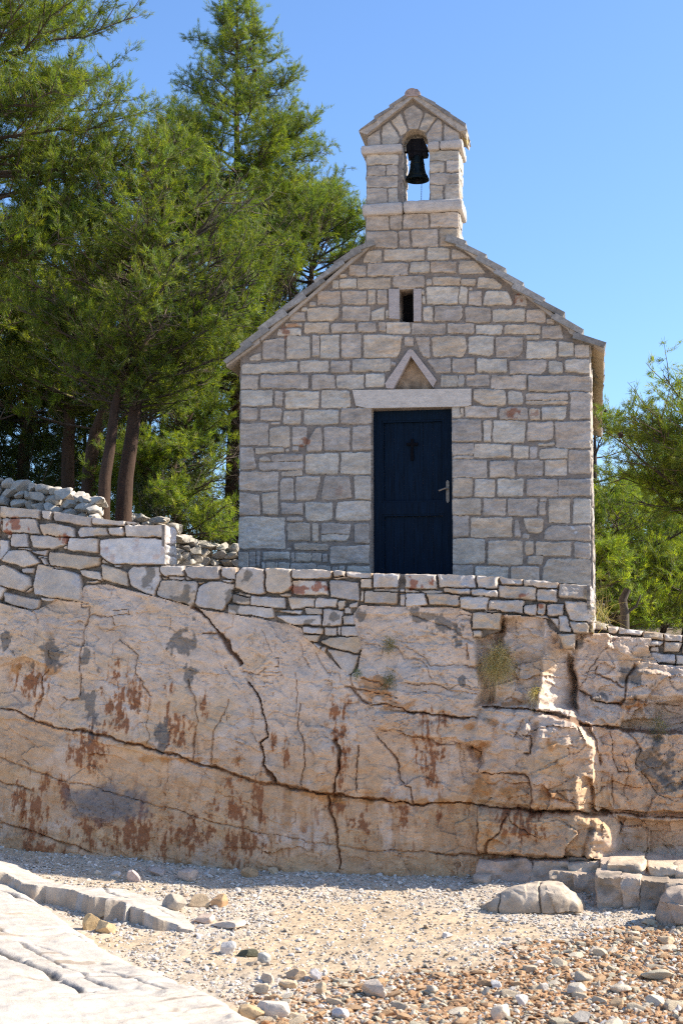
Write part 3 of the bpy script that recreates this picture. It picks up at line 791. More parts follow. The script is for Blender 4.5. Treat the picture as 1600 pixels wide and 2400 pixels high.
WALLST = {
'E': """0 30 420 65 430 155 0 145;460 75 565 85 545 180 470 155;580 90 1000 140 990 245 590 185;1010 145 1365 185 1360 240 1015 220;1370 190 1510 192 1525 228 1370 228;0 170 15 170 10 280 0 280;35 160 385 170 435 325 25 305;440 225 560 215 800 270 800 360 480 340;845 310 880 255 1160 265 1180 340 870 360;1190 270 1340 260 1360 310 1340 345 1200 335
0 390 90 405 75 540 0 610;130 335 290 335 295 470 110 455;330 345 560 350 735 380 720 440 560 490 360 470;760 375 1070 385 1060 530 740 500
20 620 100 510 290 500 430 640 290 690;330 515 510 510 500 568;405 572 510 577 500 600 415 590;450 600 500 605 530 680 490 680;535 525 1080 585 1070 670 880 710 540 660;240 700 370 705 360 755 250 745;0 680 55 660 130 690 205 735 320 790 345 880 255 950 80 910 0 880;410 660 640 700 870 775 885 1060 380 980 365 880;580 675 670 700 590 700;880 720 1090 745 1115 830 900 790;1110 655 1385 745 1385 890 1120 815;1235 665 1310 670 1300 690 1240 690;920 890 1000 880 920 905;930 850 1060 835 1070 850 980 860
40 960 430 1045 410 1120 360 1150 60 1070;0 890 80 930 30 1000 0 1060;270 960 350 905 345 940;90 345 125 350 110 380 80 375;440 1020 600 1025 640 1060 450 1040;190 480 320 490 330 505 200 495;680 480 720 450 740 480 710 495;1100 610 1140 600 1170 640 1100 635""",
'N': "236 1266 300 1259 389 1265 390 1322 264 1321 236 1301;297 1232 388 1231 389 1258 298 1257",
'F': """10 640 60 590 350 600 355 740 280 905 150 860 30 780;360 590 605 590 605 680 430 695 360 660;630 620 690 585 985 595 985 725 660 715;1020 605 1170 600 1165 750 1020 695;320 900 370 740 755 750 730 970 690 1010 500 960;730 990 770 820 850 760 1000 755 1150 790 1135 900 1020 1060 770 1025;1170 680 1230 600 1460 620 1470 880 1350 890 1165 820;1140 890 1310 905 1310 995 1140 975;1085 995 1568 1040 1568 1140 1090 1095;1480 612 1512 612 1520 770 1490 775
365 705 430 715 400 730;440 700 605 705 605 730 450 730;620 700 680 720 640 740;760 755 840 760 780 775;1020 740 1140 745 1100 770;1150 865 1210 875 1170 885;1330 895 1330 920 1240 890""",
'G': """385 100 560 105 575 245 500 285 390 270;575 110 870 115 860 165 700 180 580 170;885 120 960 120 960 160 890 165;975 130 1165 135 1160 170 980 160;580 190 830 200 840 290 590 290;860 190 1060 205 1070 335 860 310;1080 180 1160 180 1160 245 1085 240;1175 140 1355 145 1350 240 1175 245
275 305 520 320 525 390 275 370;545 315 750 320 745 380 570 395;755 320 910 330 900 385 750 385;915 345 965 340 960 390 920 400;465 410 650 410 640 435;675 395 800 395 800 435 680 435;465 450 780 445 795 515 560 505;815 400 950 415 940 510 860 525 800 520;955 450 1030 445 1030 510 960 510;960 390 1005 390 1005 430 965 430;660 530 800 540 800 580 665 575;815 540 910 540 905 590 820 590;945 525 1065 530 1065 600 945 595;915 530 940 530 935 590 918 590;660 590 780 595 760 640 680 630;790 640 850 610 1080 605 1085 690 1060 720 900 690;840 690 1065 740 1040 830 1005 885 940 840;1115 265 1350 280 1345 360 1110 350;1085 265 1105 270 1100 340 1080 340;1365 285 1545 290 1560 375 1380 375;735 650 790 670 780 700 745 690;1000 365 1060 345 1055 385 1000 390;790 680 830 680 815 735 790 715;880 170 980 165 900 185;1175 255 1350 255 1350 270 1175 265;1370 255 1500 258 1500 275 1365 270;160 285 270 295 270 310 200 300;480 295 560 290 560 310 500 310;270 455 370 470 370 480 300 470""",
'H': """0 110 170 115 175 190 0 185;185 110 385 115 395 185 190 180;405 120 525 125 520 190 410 185;535 130 660 135 660 170 540 165;670 140 855 155 855 190 670 175;865 165 1055 175 1060 255 870 240
0 195 75 205 70 214 0 212;90 200 205 205 205 214 95 214;215 190 365 195 360 225 220 210;370 195 520 205 520 240 375 225;530 175 735 185 735 255 530 240;745 195 855 200 850 270 745 260;0 220 105 220 125 285 0 290;120 220 310 230 300 285 140 280;310 240 470 240 460 315 310 300;470 260 670 260 665 330 470 310;675 285 740 285 735 345 670 330;750 280 790 280 785 345 745 340;800 285 890 280 885 345 805 345;895 265 1060 275 1075 380 930 370
380 330 540 330 530 420 380 415;385 430 430 430 430 460 385 465;820 360 860 365 860 410;865 350 905 350 935 395 930 435 870 430;925 380 1030 385 1030 440 950 440;860 450 960 450 950 530 900 530;1060 385 1140 390 1140 425 1060 415;1140 405 1200 410 1190 440 1145 440;1205 415 1345 430 1335 455 1205 445;1350 440 1465 440 1460 480 1350 470;1470 450 1568 455 1568 490 1470 480;1380 485 1460 490 1430 520 1385 515;1470 490 1568 495 1550 550 1465 545;1390 525 1430 520 1430 550 1390 545;1390 555 1530 570 1535 615 1430 610;1535 570 1600 575 1600 620 1540 620;1580 455 1700 462 1700 500 1580 495;1710 462 1850 470 1850 510 1712 505;1580 505 1720 510 1720 560 1575 555;1730 515 1900 520 1900 580 1735 570;440 320 520 320 500 328;680 350 800 350 810 362 690 358;-30 225 -5 225 -5 285 -30 285"""}

# top of the walls (photo pixels), left to right
TOPPX = [(-420, 1150), (-200, 1172), (0, 1187), (93, 1195), (217, 1212), (296, 1222), (328, 1228), (331, 1231), (384, 1231), (390, 1322.5), (480, 1327), (556, 1328), (640, 1331), (790, 1337), (872, 1343), (1000, 1346), (1110, 1349), (1168, 1353), (1225, 1358), (1306, 1366), (1386, 1374), (1389, 1400), (1396, 1455), (1425, 1462), (1450, 1470), (1510, 1478), (1560, 1485), (1600, 1488), (1800, 1500), (2200, 1530)]
TP = np.array([K(*p) for p in TOPPX])
ROCKTOP = [(-700, 1400), (-200, 1405), (0, 1412), (56, 1427), (80, 1432), (95, 1424), (130, 1405), (190, 1412), (192, 1378), (200, 1372), (250, 1368), (300, 1382), (332, 1389), (361, 1397), (408, 1410), (450, 1421), (484, 1430), (534, 1437), (582, 1445), (621, 1453), (679, 1463), (707, 1472), (710, 1491), (736, 1510), (765, 1536), (800, 1568), (822, 1584), (838, 1565), (846, 1523), (841, 1491), (830, 1463), (828, 1437), (844, 1418), (940, 1421), (1074, 1424), (1103, 1437), (1107, 1495), (1128, 1495), (1170, 1478), (1176, 1441), (1215, 1443), (1277, 1449), (1290, 1474), (1306, 1482), (1311, 1520), (1344, 1524), (1348, 1487), (1381, 1482), (1425, 1484), (1440, 1490), (1530, 1496), (1520, 1520), (1545, 1558), (1620, 1562), (1900, 1575), (2400, 1600)]
RT = [K(*p) for p in ROCKTOP]

fx = np.concatenate([np.linspace(-40, -6.2, 40)[:-1], np.arange(-6.2, 3.6, .0088), np.linspace(3.6, 34, 36)[1:]])
ztop = np.interp(fx, TP[:, 0], TP[:, 1]) + .006 * n2(fx * 6, fx * 0, 3) + .006 * n2(fx * 23, fx * 0, 5)
ZBOT = -3.25
DZ = .0088
zrow = np.arange(ZBOT, ztop[np.abs(fx) < 6.2].max() + DZ, DZ)
NR = len(zrow)
ztop = np.minimum(ztop, zrow[-1])
X = np.broadcast_to(fx, (NR, len(fx))).copy()
Z = np.minimum(zrow[:, None], ztop[None])

wallpoly = RT + [(45, K(2400, 1600)[1]), (45, 3), (-45, 3), (-45, RT[0][1])]
sdw = poly_sd(X + .012 * n2(X * 15, Z * 15, 1), Z, wallpoly)
is_wall = sdw > 0

# ---------------------------------------------------- rock relief
wX = X + .02 * fbm(X * 5, Z * 5, 3, 201) + .006 * n2(X * 40, Z * 40, 202)
wZ = Z + .02 * fbm(X * 5 + 9, Z * 5, 3, 203) + .006 * n2(X * 40, Z * 40 + 5, 204)
dip = Z + .22 * np.clip(X + 1.0, -6, 0) * 1.0        # bedding: dips right on the left, level on the right
O = .035 * fbm(X * .9, Z * .9, 2, 210) + .016 * fbm(X * 3.2, dip * 4, 3, 213) + .005 * fbm(X * 14, dip * 26, 4, 216) - .010 * sstep(.5, .8, fbm(X * 34, dip * 60, 3, 217)) * sstep(-.3, .3, fbm(X * 3, dip * 5, 3, 218))
ridge = np.abs(fbm(X * 2.2, dip * 7, 4, 220)); O += .012 * ridge
right = sstep(.3, 1.2, X)
O += right * (.03 * fbm(X * 2.6, Z * 4.5, 3, 225) + .012 * np.abs(fbm(X * 7, Z * 9, 3, 228)))
# irregular ledges inside the upper right of the main face
lay = np.floor(dip * 6 + .5 * fbm(X * 1.3, Z * 1.3, 2, 231)); O += right * .014 * (_h(lay, lay * 0, lay * 0, 11) - .5) * 2

def cells(x, z, sx, sz, seed):
    # nearest jittered cell: id hash values, offset from its centre, distance to the border
    u, v = x / sx, z / sz; iu, iv = np.floor(u), np.floor(v)
    d1 = np.full(x.shape, 9.); d2 = np.full(x.shape, 9.); bi = np.zeros(x.shape); bj = np.zeros(x.shape); ou = np.zeros(x.shape); ov = np.zeros(x.shape)
    for a in (-1, 0, 1):
        for b in (-1, 0, 1):
            ci, cj = iu + a, iv + b
            pu = ci + .5 + .42 * (2 * _h(ci, cj, ci * 0, seed) - 1); pv = cj + .5 + .42 * (2 * _h(ci, cj, ci * 0, seed + 1) - 1)
            d = np.hypot(u - pu, v - pv); m = d < d1
            d2 = np.where(m, d1, np.minimum(d2, d)); d1 = np.where(m, d, d1)
            bi = np.where(m, ci, bi); bj = np.where(m, cj, bj); ou = np.where(m, u - pu, ou); ov = np.where(m, v - pv, ov)
    hh = lambda k: 2 * _h(bi, bj, bi * 0, seed + k) - 1
    return hh, ou * sx, ov * sz, d2 - d1
for sx, sz, so, ti, sd_, kr in ((.62, .34, 1.0, 1.0, 310, .5), (.24, .13, .5, 1.1, 320, .35), (.09, .06, .2, .9, 330, 0)):
    hh, ou, ov, bd = cells(wX + .05 * fbm(X * 3, Z * 3, 3, sd_), wZ + .05 * fbm(X * 3 + 7, Z * 3, 3, sd_ + 1) + (dip - Z) * .7, sx, sz, sd_)
    am = lerp(.42, 1.15, right)
    O += am * (so * .022 * hh(5) + ti * (.16 * hh(6) * ou + .16 * hh(7) * ov))
    if kr: O -= kr * .018 * sstep(.05, .0, bd) * sstep(-.2, .3, fbm(X * 4, Z * 4, 2, sd_ + 5)) * lerp(.15, 1., right)
def blk(nums, off, w=.03, ramp=(0, 0), tag_='N', rough=0.0):
    """move the region forward (+) or back (-), metres"""
    global O
    poly = Kpts(tag_, [float(q) for q in nums.split()])
    P = np.array(poly); c = P.mean(0)
    d = poly_sd(wX, wZ, poly)
    t = sstep(-w * .5, w, d)
    o = off + ramp[0] * (X - c[0]) + ramp[1] * (Z - c[1])
    if rough: o = o + rough * fbm(X * 6 + off * 9, Z * 6, 4, 240 + int(abs(c[0]) * 7))
    O = O + t * o

blk("1345 1430 1330 1560 1345 1690 1395 1760 1400 1912 1480 1918 2600 1960 2600 1300 1345 1300", -.27, .05)
blk("1440 1915 1480 1918 2600 1960 2600 2500 1445 2500", -.24, .05)
blk("1425 1470 1450 1560 1580 1580 1600 1490 1900 1480 1900 1640 1390 1640 1345 1600 1350 1500", .08, .04, rough=.03)
blk("1350 1625 1460 1640 1470 1690 1450 1712 1350 1700", .07, .03, rough=.02)
blk("1455 1645 1510 1655 1512 1690 1460 1690", .09, .02); blk("1500 1648 1540 1650 1538 1688 1512 1688", .11, .02)
blk("1465 1655 1640 1640 1640 1725 1450 1712", -.14, .03)
blk("1380 1700 1480 1715 2600 1740 2600 1912 1400 1905 1395 1760", .12, .02, rough=.03)
blk("1500 1720 1600 1730 1590 1790 1560 1850 1520 1800", -.05, .05, rough=.05)
blk("1108 1495 1165 1440 1185 1440 1162 1600 1152 1655 1112 1655 1127 1600 1118 1560", -.22, .05, rough=.03)
blk("1152 1442 1285 1447 1345 1560 1348 1665 1135 1655 1160 1600", -.10, .05, rough=.03)
blk("1272 1440 1300 1470 1345 1540 1352 1668 1258 1668 1268 1560", -.03, .03, (-1.35, 0), rough=.05)
blk("1132 1660 1250 1668 1390 1690 1398 1760 1408 1800 1388 1850 1402 1906 1230 1892 1113 1880 1125 1820 1098 1752", .07, .03, rough=.02)
blk("1262 1700 1388 1695 1398 1760 1408 1800 1388 1850 1402 1906 1245 1893 1246 1820 1245 1765", .10, .05, (-.15, -.05), rough=.03)
blk("1228 1690 1266 1690 1264 1745 1243 1785 1234 1735", -.02, .03, (-1.2, 0), rough=.03)
blk("1350 1815 1388 1825 1398 1906 1346 1900 1344 1850", -.02, .02, (-1.8, 0), rough=.04)
blk("1375 1700 1410 1790 1395 1830 1388 1760", -.03, .02, (-2., 0), rough=.03)
blk("1115 1893 1250 1900 1405 1910 1425 1930 1443 1985 1430 2015 1310 2010 1110 2003", .16, .05, rough=.02)
blk("1312 1940 1340 1918 1380 1912 1378 1970 1368 2010 1320 1995", .06, .04, rough=.02)
blk("1383 1915 1422 1925 1443 1985 1428 2016 1378 2010", .05, .03, (-.9, 0), rough=.04)
blk("880 1668 1120 1684 1156 1692 1158 1736 1082 1741 1060 1726 940 1722 880 1702", .07, .012, rough=.01)
blk("840 1610 960 1622 1124 1640 1122 1684 960 1672 880 1662", .03, .012); blk("900 1560 1120 1570 1124 1612 960 1600", .02, .012)
blk("1095 1511 1131 1515 1130 1562 1098 1566", .07, .012)
blk("1084 1745 1140 1741 1134 1795 1122 1802 1104 1775", -.15, .045)
blk("840 1440 1104 1440 1108 1508 1040 1512 840 1500", -.025, .015)
blk("-300 1380 60 1412 104 1440 116 1490 108 1560 60 1542 0 1566 -300 1560", .07, .02, rough=.01)
blk("-300 1560 60 1543 110 1562 92 1600 70 1650 0 1660 -300 1640", -.06, .03)
blk("730 1752 775 1750 790 1790 780 1845 752 1850 732 1800", .025, .03)
blk("-400 1660 80 1690 250 1745 440 1785 590 1832 760 1866 1000 1882 1115 1888 1115 2300 -400 2300", -.03, .012)
blk("-400 1930 90 1960 200 2000 300 2010 345 2030 345 2300 -400 2300", .05, .02)
# worn hollows and pocks
# ---------------------------------------------------- cracks
CRACKS = {
'a': "12 .035:0 415 100 435 200 475 260 500 400 540 560 575 700 605 800 630 890 650 1000 685 1180 735 1290 770 1400 815 1568 865;5 .018:0 715 130 775 280 830 440 875 560 905 700 940 860 990 1000 1025 1150 1065 1350 1120 1568 1175;5 .02:0 865 90 885 180 910;8 .02:0 1120 100 1150 220 1185 330 1230 450 1265 520 1300 620 1325 790 1335 900 1375;7 .02:510 0 500 150 490 230 480 350 410 360 385 345;5 .02:225 480 230 390 260 340 275 220 300 180;5 .02:740 0 790 50 840 90 825 160 830 210 870 280 930 350;4 .015:930 350 905 440 900 530 910 600 890 650;6 .02:1140 240 1160 310 1185 340 1190 430 1208 500 1195 600 1185 730;5 .018:1290 765 1295 680 1310 590 1325 510 1390 410 1410 370;4 .012:490 230 620 250 720 290;4 .012:690 90 700 30 740 0;3 .01:1260 40 1300 55 1320 100;4 .012:1390 150 1410 210 1470 300;4 .012:370 470 375 380 410 350;3 .01:590 580 600 700 590 900;3 .01:180 1310 195 1190;4 .012:640 1320 640 1250;3 .01:1010 980 1015 880 1030 830;3 .01:150 940 145 1100;3 .01:40 640 40 715;3 .008:0 570 90 590;4 .012:1520 430 1540 500 1530 550 1568 620",
'd': "14 .06:1180 890 1270 970 1330 1050 1380 1110 1430 1190 1480 1254;4 .012:1270 1090 1330 1065;4 .012:1430 930 1425 1010 1380 1040 1370 1070;6 .02:550 940 690 945 700 1000;4 .012:600 990 610 1020 700 1040 770 1110 830 1180 820 1250;5 .018:700 940 790 910;3 .01:650 870 690 830 700 770;4 .012:400 990 530 1030;4 .012:430 1050 500 1080;3 .01:20 1190 50 1140 90 1190;8 .02:545 900 540 960 510 1040 500 1254;5 .015:0 860 150 900 240 940 260 1000;5 .02:540 900 500 880;3 .01:970 960 1040 1010",
'b': "14 .06:220 0 265 80 290 160 320 250 322 320 280 360 300 410 300 500 360 560 375 612;14 .04:0 515 100 560 220 600 370 620 530 650 650 680 740 690 900 710 1100 725 1230 735 1400 740 1568 750;18 .05:640 678 740 690 860 705;5 .018:0 850 150 885 320 930 440 950 580 985 740 1000 860 1020 1100 1035 1350 1050 1568 1060;4 .015:225 170 235 230 230 290 260 350 290 380;6 .02:540 120 525 200 520 280 555 380 560 480 545 570 535 640;12 .05:735 360 765 430 760 540 745 640 740 690;7 .025:890 390 875 460 875 560 880 660;7 .025:1005 330 1050 390 1100 440 1125 510 1135 570 1190 640 1220 650 1228 735;9 .03:700 700 720 830 745 900 755 1000 765 1040 760 1130;7 .025:800 20 880 45 960 60 1050 75 1130 90;8 .03:840 30 900 100 970 150;8 .03:970 150 1050 135 1150 155 1180 190 1350 195 1568 215;5 .018:1020 290 1150 300 1160 320 1350 335 1370 360 1470 365;4 .012:610 210 660 270 740 300;4 .012:340 170 430 185 500 220;3 .01:330 950 350 1030 325 1100;3 .01:375 1105 390 1000;4 .012:480 780 495 850;3 .01:985 870 995 960;3 .01:1100 970 1110 1020;4 .012:600 400 620 500 600 430;3 .01:20 250 80 150;3 .01:1120 400 1130 450;3 .012:1100 1075 1230 1080;4 .015:1470 1090 1500 1130;4 .012:690 610 650 560",
'G': "7 .025:-80 590 30 580 60 590;6 .02:230 865 300 880 350 870 390 845;5 .016:380 868 500 890;6 .02:1010 840 1015 900 1030 980 1070 1050 1170 1110;6 .02:1100 910 1180 930 1300 990;4 .013:350 540 390 640 440 720;4 .013:440 720 470 640;6 .02:460 770 480 830;5 .016:640 660 640 750 700 820;5 .016:760 720 800 800 830 860 920 870;4 .013:920 870 930 930 1010 990;5 .016:600 870 620 1000 610 1200;4 .013:85 800 130 890 200 990;4 .012:340 945 440 975;4 .013:270 1130 290 1254;3 .01:140 450 140 530 85 560;3 .01:290 580 180 690 180 740;5 .016:980 1030 1060 1090;4 .013:810 920 860 950;5 .016:1120 655 1250 670 1340 680 1380 760 1568 770;4 .013:1210 670 1230 740",
'H': "5 .018:30 350 100 370 200 400 280 430 320 480 375 505;5 .018:0 520 40 530 140 620 340 635 400 650;5 .018:0 590 80 600 130 650 150 710;6 .02:0 730 200 740 250 770 390 780;6 .02:0 890 80 900 200 910 420 930;14 .06:430 860 520 870 640 880 780 885 900 920 960 940 990 965 1200 990 1350 1010 1568 1020;10 .04:970 760 1050 800 1090 830 1210 845 1240 810;8 .03:1080 640 1075 680 1140 710 1230 750;8 .03:1240 800 1250 700 1300 620;6 .02:1240 810 1390 850 1568 860;6 .02:970 760 1030 670 1080 590;5 .015:980 660 1080 680;4 .012:80 430 200 460 320 475;5 .018:345 600 350 520;4 .012:240 550 250 590;4 .012:660 620 690 660;5 .016:0 780 120 790;4 .013:660 270 700 330",
'c': "8 .03:600 190 640 300;9 .03:330 430 470 430 610 435 640 470 650 550 640 640;7 .025:310 420 350 360 330 300 260 270;6 .02:800 520 850 570 900 630 905 665;7 .025:300 640 320 740 310 850 320 920;8 .03:480 680 450 760 380 830 365 920;5 .018:1220 560 1240 400 1200 300;6 .02:1140 440 1140 560 1150 640;14 .04:0 605 160 615 290 625 440 640 640 650 800 660 1040 680 1200 685 1568 705;8 .025:0 920 290 930 420 930 640 945 850 965 1000 975;5 .015:310 940 300 1050;4 .013:180 950 180 1050;6 .02:1110 170 1130 290 1180 420 1250 420;6 .02:1230 180 1300 290 1290 400 1340 470 1400 560 1520 600;4 .012:1390 640 1385 690;5 .015:470 440 480 470;5 .016:720 370 800 330 830 400;5 .016:520 170 560 180 600 220;6 .02:480 650 520 720 600 760 700 820;4 .012:1460 830 1470 760;5 .016:1330 800 1340 960;4 .012:880 250 900 360;4 .013:1010 690 1000 800 1010 900"}
shadeC = np.zeros_like(X); lip = np.zeros_like(X)
for tg, s in CRACKS.items():
    for it in s.split(';'):
        hd, body = it.split(':'); wpx, dep = [float(q) for q in hd.split()]
        pts = Kpts(tg, [float(q) for q in body.split()])
        w = wpx / 2 / 232.0 * .62
        if wpx >= 6:
            pa = np.array(pts); m = .35
            j0, j1 = np.searchsorted(fx, pa[:, 0].min() - m), np.searchsorted(fx, pa[:, 0].max() + m)
            i0 = max(0, int((pa[:, 1].min() - m - ZBOT) / DZ)); i1 = min(NR, int((pa[:, 1].max() + m - ZBOT) / DZ) + 2)
            S = (slice(i0, i1, 1), slice(j0, j1, 1)); bd = np.full(X[S].shape, 9.); sdn = np.zeros(X[S].shape)
            for p, q in zip(pts[:-1], pts[1:]):
                d, t = seg_dist(wX[S], wZ[S], p, q); cs = (q[0] - p[0]) * (wZ[S] - p[1]) - (q[1] - p[1]) * (wX[S] - p[0])
                u_ = d < bd; bd = np.where(u_, d, bd); sdn = np.where(u_, np.sign(cs), sdn)
            horiz = abs(pa[-1, 0] - pa[0, 0]) > abs(pa[-1, 1] - pa[0, 1])
            amp = (.016 if wpx > 9 else .009) * (1 if (horiz and pa[-1, 0] > pa[0, 0]) else -1)
            lip[S] += amp * sdn * np.exp(-bd / .09) * (.6 + .6 * fbm(X[S] * 5, Z[S] * 5, 2, 249))
        for p, q in zip(pts[:-1], pts[1:]):
            m = .06
            j0, j1 = np.searchsorted(fx, min(p[0], q[0]) - m), np.searchsorted(fx, max(p[0], q[0]) + m)
            zlo, zhi = min(p[1], q[1]) - m, max(p[1], q[1]) + m
            i0 = max(0, int((zlo - ZBOT) / DZ)); i1 = min(NR, int((zhi - ZBOT) / DZ) + 2)
            if j1 - j0 < 2 or i1 - i0 < 2: continue
            S = (slice(i0, i1), slice(j0, j1))
            d, t = seg_dist(wX[S], wZ[S], p, q)
            ww = w * np.clip(.55 + .95 * n2(X[S] * 5, Z[S] * 5, 251) + .4 * n2(X[S] * 19, Z[S] * 19, 250), .12, 1.6) + .0015
            prof = np.clip(1 - d / (ww + .0045), 0, 1) ** .7
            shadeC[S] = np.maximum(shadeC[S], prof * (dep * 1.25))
            O[S] = O[S] - .008 * sstep(.045, 0, d) * 0
cr = np.random.default_rng(55)
def dash(cxp, cyp, ang, ln, wd, dep):
    c = K(cxp, cyp); L = ln / 232 / 2
    p = (c[0] - L * math.cos(ang), c[1] + L * math.sin(ang)); q = (c[0] + L * math.cos(ang), c[1] - L * math.sin(ang))
    j0, j1 = np.searchsorted(fx, min(p[0], q[0]) - .03), np.searchsorted(fx, max(p[0], q[0]) + .03)
    if j1 - j0 < 2: return
    i0 = max(0, int((min(p[1], q[1]) - .03 - ZBOT) / DZ)); i1 = min(NR, int((max(p[1], q[1]) + .03 - ZBOT) / DZ) + 2)
    if i1 - i0 < 2: return
    S = (slice(i0, i1), slice(j0, j1)); d, t = seg_dist(wX[S], wZ[S], p, q)
    w = wd / 232 / 2 * .8 * (.35 + 1.3 * np.sin(np.clip(t, 0.02, .98) * math.pi))
    shadeC[S] = np.maximum(shadeC[S], dep * np.clip(1 - d / (w * 1.5 + .003), 0, 1) ** .7)
for _ in range(230): dash(cr.uniform(540, 880), cr.uniform(1470, 1780), cr.normal(.95, .3), cr.uniform(5, 20), cr.uniform(2, 5), .012)
for _ in range(150): dash(cr.uniform(860, 1120), cr.uniform(1440, 1700), cr.normal(.15, .25), cr.uniform(6, 26), cr.uniform(2, 5), .014)
for _ in range(110): dash(cr.uniform(0, 200), cr.uniform(1430, 1560), cr.normal(.25, .25), cr.uniform(5, 24), cr.uniform(2, 4), .012)
for _ in range(160): dash(cr.uniform(1120, 1650), cr.uniform(1450, 1990), cr.normal(.4, .8), cr.uniform(5, 22), cr.uniform(2, 5), .014)
for _ in range(140): dash(cr.uniform(0, 1110), cr.uniform(1760, 2030), cr.normal(1.4, .3), cr.uniform(6, 26), cr.uniform(1.5, 3.5), .009)
for _ in range(60): dash(cr.uniform(200, 450), cr.uniform(1400, 1700), cr.normal(.8, .8), cr.uniform(5, 25), cr.uniform(1.5, 4), .010)
O = O - shadeC + lip

# ---------------------------------------------------- rock colour
hi_ = sstep(-2.1, -.9, Z + .25 * fbm(X * .8, Z * 1.2, 3, 259))[..., None]
Ck = lerp(np.array([.58, .37, .215]), np.array([.61, .465, .35]), hi_) * np.ones(X.shape + (1,))
f1 = fbm(X * 1.6, Z * 2.2, 4, 260); f2 = fbm(X * 4, dip * 9, 4, 262); f3 = fbm(X * 9 + 4, Z * 9, 4, 264)
Ck *= (1 + .10 * f1 + .06 * f2)[..., None]
Ck = lerp(Ck, np.array([.60, .50, .415]), (.5 * sstep(-.1, .8, fbm(X * 2.4 + 7, Z * 3.2, 4, 266)))[..., None])       # greyer, bluish
Ck = lerp(Ck, np.array([.60, .39, .205]), (.5 * sstep(.15, .9, fbm(X * 2.1 - 7, Z * 3.5, 4, 268)))[..., None])        # ochre
streak = .75 * fbm(X * 34, Z * 7, 5, 270) + .45 * fbm(X * 30, Z * 24, 4, 278); streak2 = fbm(X * 13 + 3, Z * 5, 4, 272); blot = fbm(X * 11, Z * 11, 4, 274)
def blob(cx, cy, rx, ry):
    c = K(cx, cy); a, b = rx / 232, ry / 232
    return 1 - np.sqrt(((X - c[0]) / a) ** 2 + ((Z - c[1]) / b) ** 2)
def stain(lst, colr, thr, noise, strength=.9, soft=.25):
    global Ck
    m = np.full(X.shape, -9.0)
    for b in lst: m = np.maximum(m, blob(*b))
    v = np.clip(m, -1, 1) * 1.0 + noise
    k = sstep(thr, thr + soft, v) * sstep(-.55, -.1, m) * strength
    Ck = lerp(Ck, np.asarray(colr), k[..., None])
low = sstep(K(600, 1740)[1], K(600, 1900)[1], Z)
lowrust = low * sstep(1.3, .6, X)
k = sstep(.22, .68, .75 * streak + .35 * blot) * lowrust * .8; Ck = lerp(Ck, np.array([.31, .135, .06]), (k * .8)[..., None])
k = sstep(-.4, .6, streak2) * lowrust * .7; Ck = lerp(Ck, np.array([.47, .275, .14]), k[..., None])
RUST = [(283, 1655, 45, 75), (413, 1720, 32, 60), (394, 1630, 14, 28), (75, 1600, 45, 45), (80, 1885, 45, 65), (34, 1867, 18, 45), (150, 1864, 25, 50), (555, 1902, 52, 65), (214, 1750, 45, 65), (96, 1985, 75, 22), (558, 1775, 16, 40), (270, 1575, 14, 35), (460, 1955, 80, 50), (607, 1890, 22, 60), (560, 1965, 65, 60), (795, 1669, 28, 36), (802, 1720, 24, 62), (802, 1822, 15, 50), (670, 1768, 9, 38), (997, 1690, 46, 28), (1004, 1770, 34, 65), (783, 1887, 26, 26), (842, 1925, 26, 45), (1025, 1920, 10, 45), (945, 1930, 14, 50), (1222, 1935, 60, 50), (1011, 1745, 20, 62), (1180, 2030, 60, 26), (330, 1900, 14, 40), (300, 1950, 200, 50), (180, 1780, 30, 30), (640, 1740, 8, 30), (480, 1650, 10, 30)]
stain([(a, b, c * 1.25, d * 1.25) for a, b, c, d in RUST], (.48, .255, .12), .08, .75 * streak + .4 * blot + .25 * fbm(X * 60, Z * 30, 3, 279), .6, .6)
stain(RUST,
      (.25, .092, .038), .38, .85 * streak + .45 * blot + .35 * fbm(X * 70, Z * 34, 3, 276), .86, .4)
stain([(115, 1752, 1, 1), (1112, 1755, 45, 30), (1140, 1700, 60, 18), (1180, 1850, 60, 22), (1150, 1965, 30, 40), (1200, 1650, 60, 14), (930, 1655, 70, 14), (880, 1630, 40, 22), (740, 1860, 60, 14), (420, 1780, 140, 8), (300, 1745, 80, 8), (90, 1570, 70, 25), (870, 1600, 40, 22), (1300, 1860, 50, 18), (1290, 1740, 30, 20), (1130, 1830, 25, 35), (950, 1880, 200, 10), (1480, 1650, 60, 12), (1240, 1375, 25, 8)],
      (.46, .215, .07), .2, .6 * blot, .75, .5)
stain([(214, 1650, 30, 85), (203, 1535, 14, 60), (430, 1500, 58, 48), (448, 1575, 20, 45), (125, 1530, 28, 42), (20, 1510, 20, 30), (70, 1560, 14, 20), (380, 1725, 22, 40), (1489, 1590, 38, 48), (1400, 1640, 22, 30), (1536, 1770, 45, 62), (1560, 1830, 40, 30), (1500, 1760, 12, 50), (985, 1445, 60, 20), (1030, 1465, 40, 25), (1390, 1940, 10, 10), (840, 1440, 20, 30), (1085, 1600, 16, 22), (1075, 1480, 18, 40), (1390, 2020, 30, 12), (1340, 1500, 40, 30), (700, 1330, 1, 1)],
      (.155, .135, .115), .32, .55 * blot + .25 * streak, .8)
k = sstep(-.25, .5, blob(245, 1883, 105, 46) + .25 * blot); Ck = lerp(Ck, np.array([.17, .155, .15]), (k * .85)[..., None])
Ck = lerp(Ck, Ck * np.array([.42, .33, .27]), sstep(.008, .03, shadeC)[..., None])
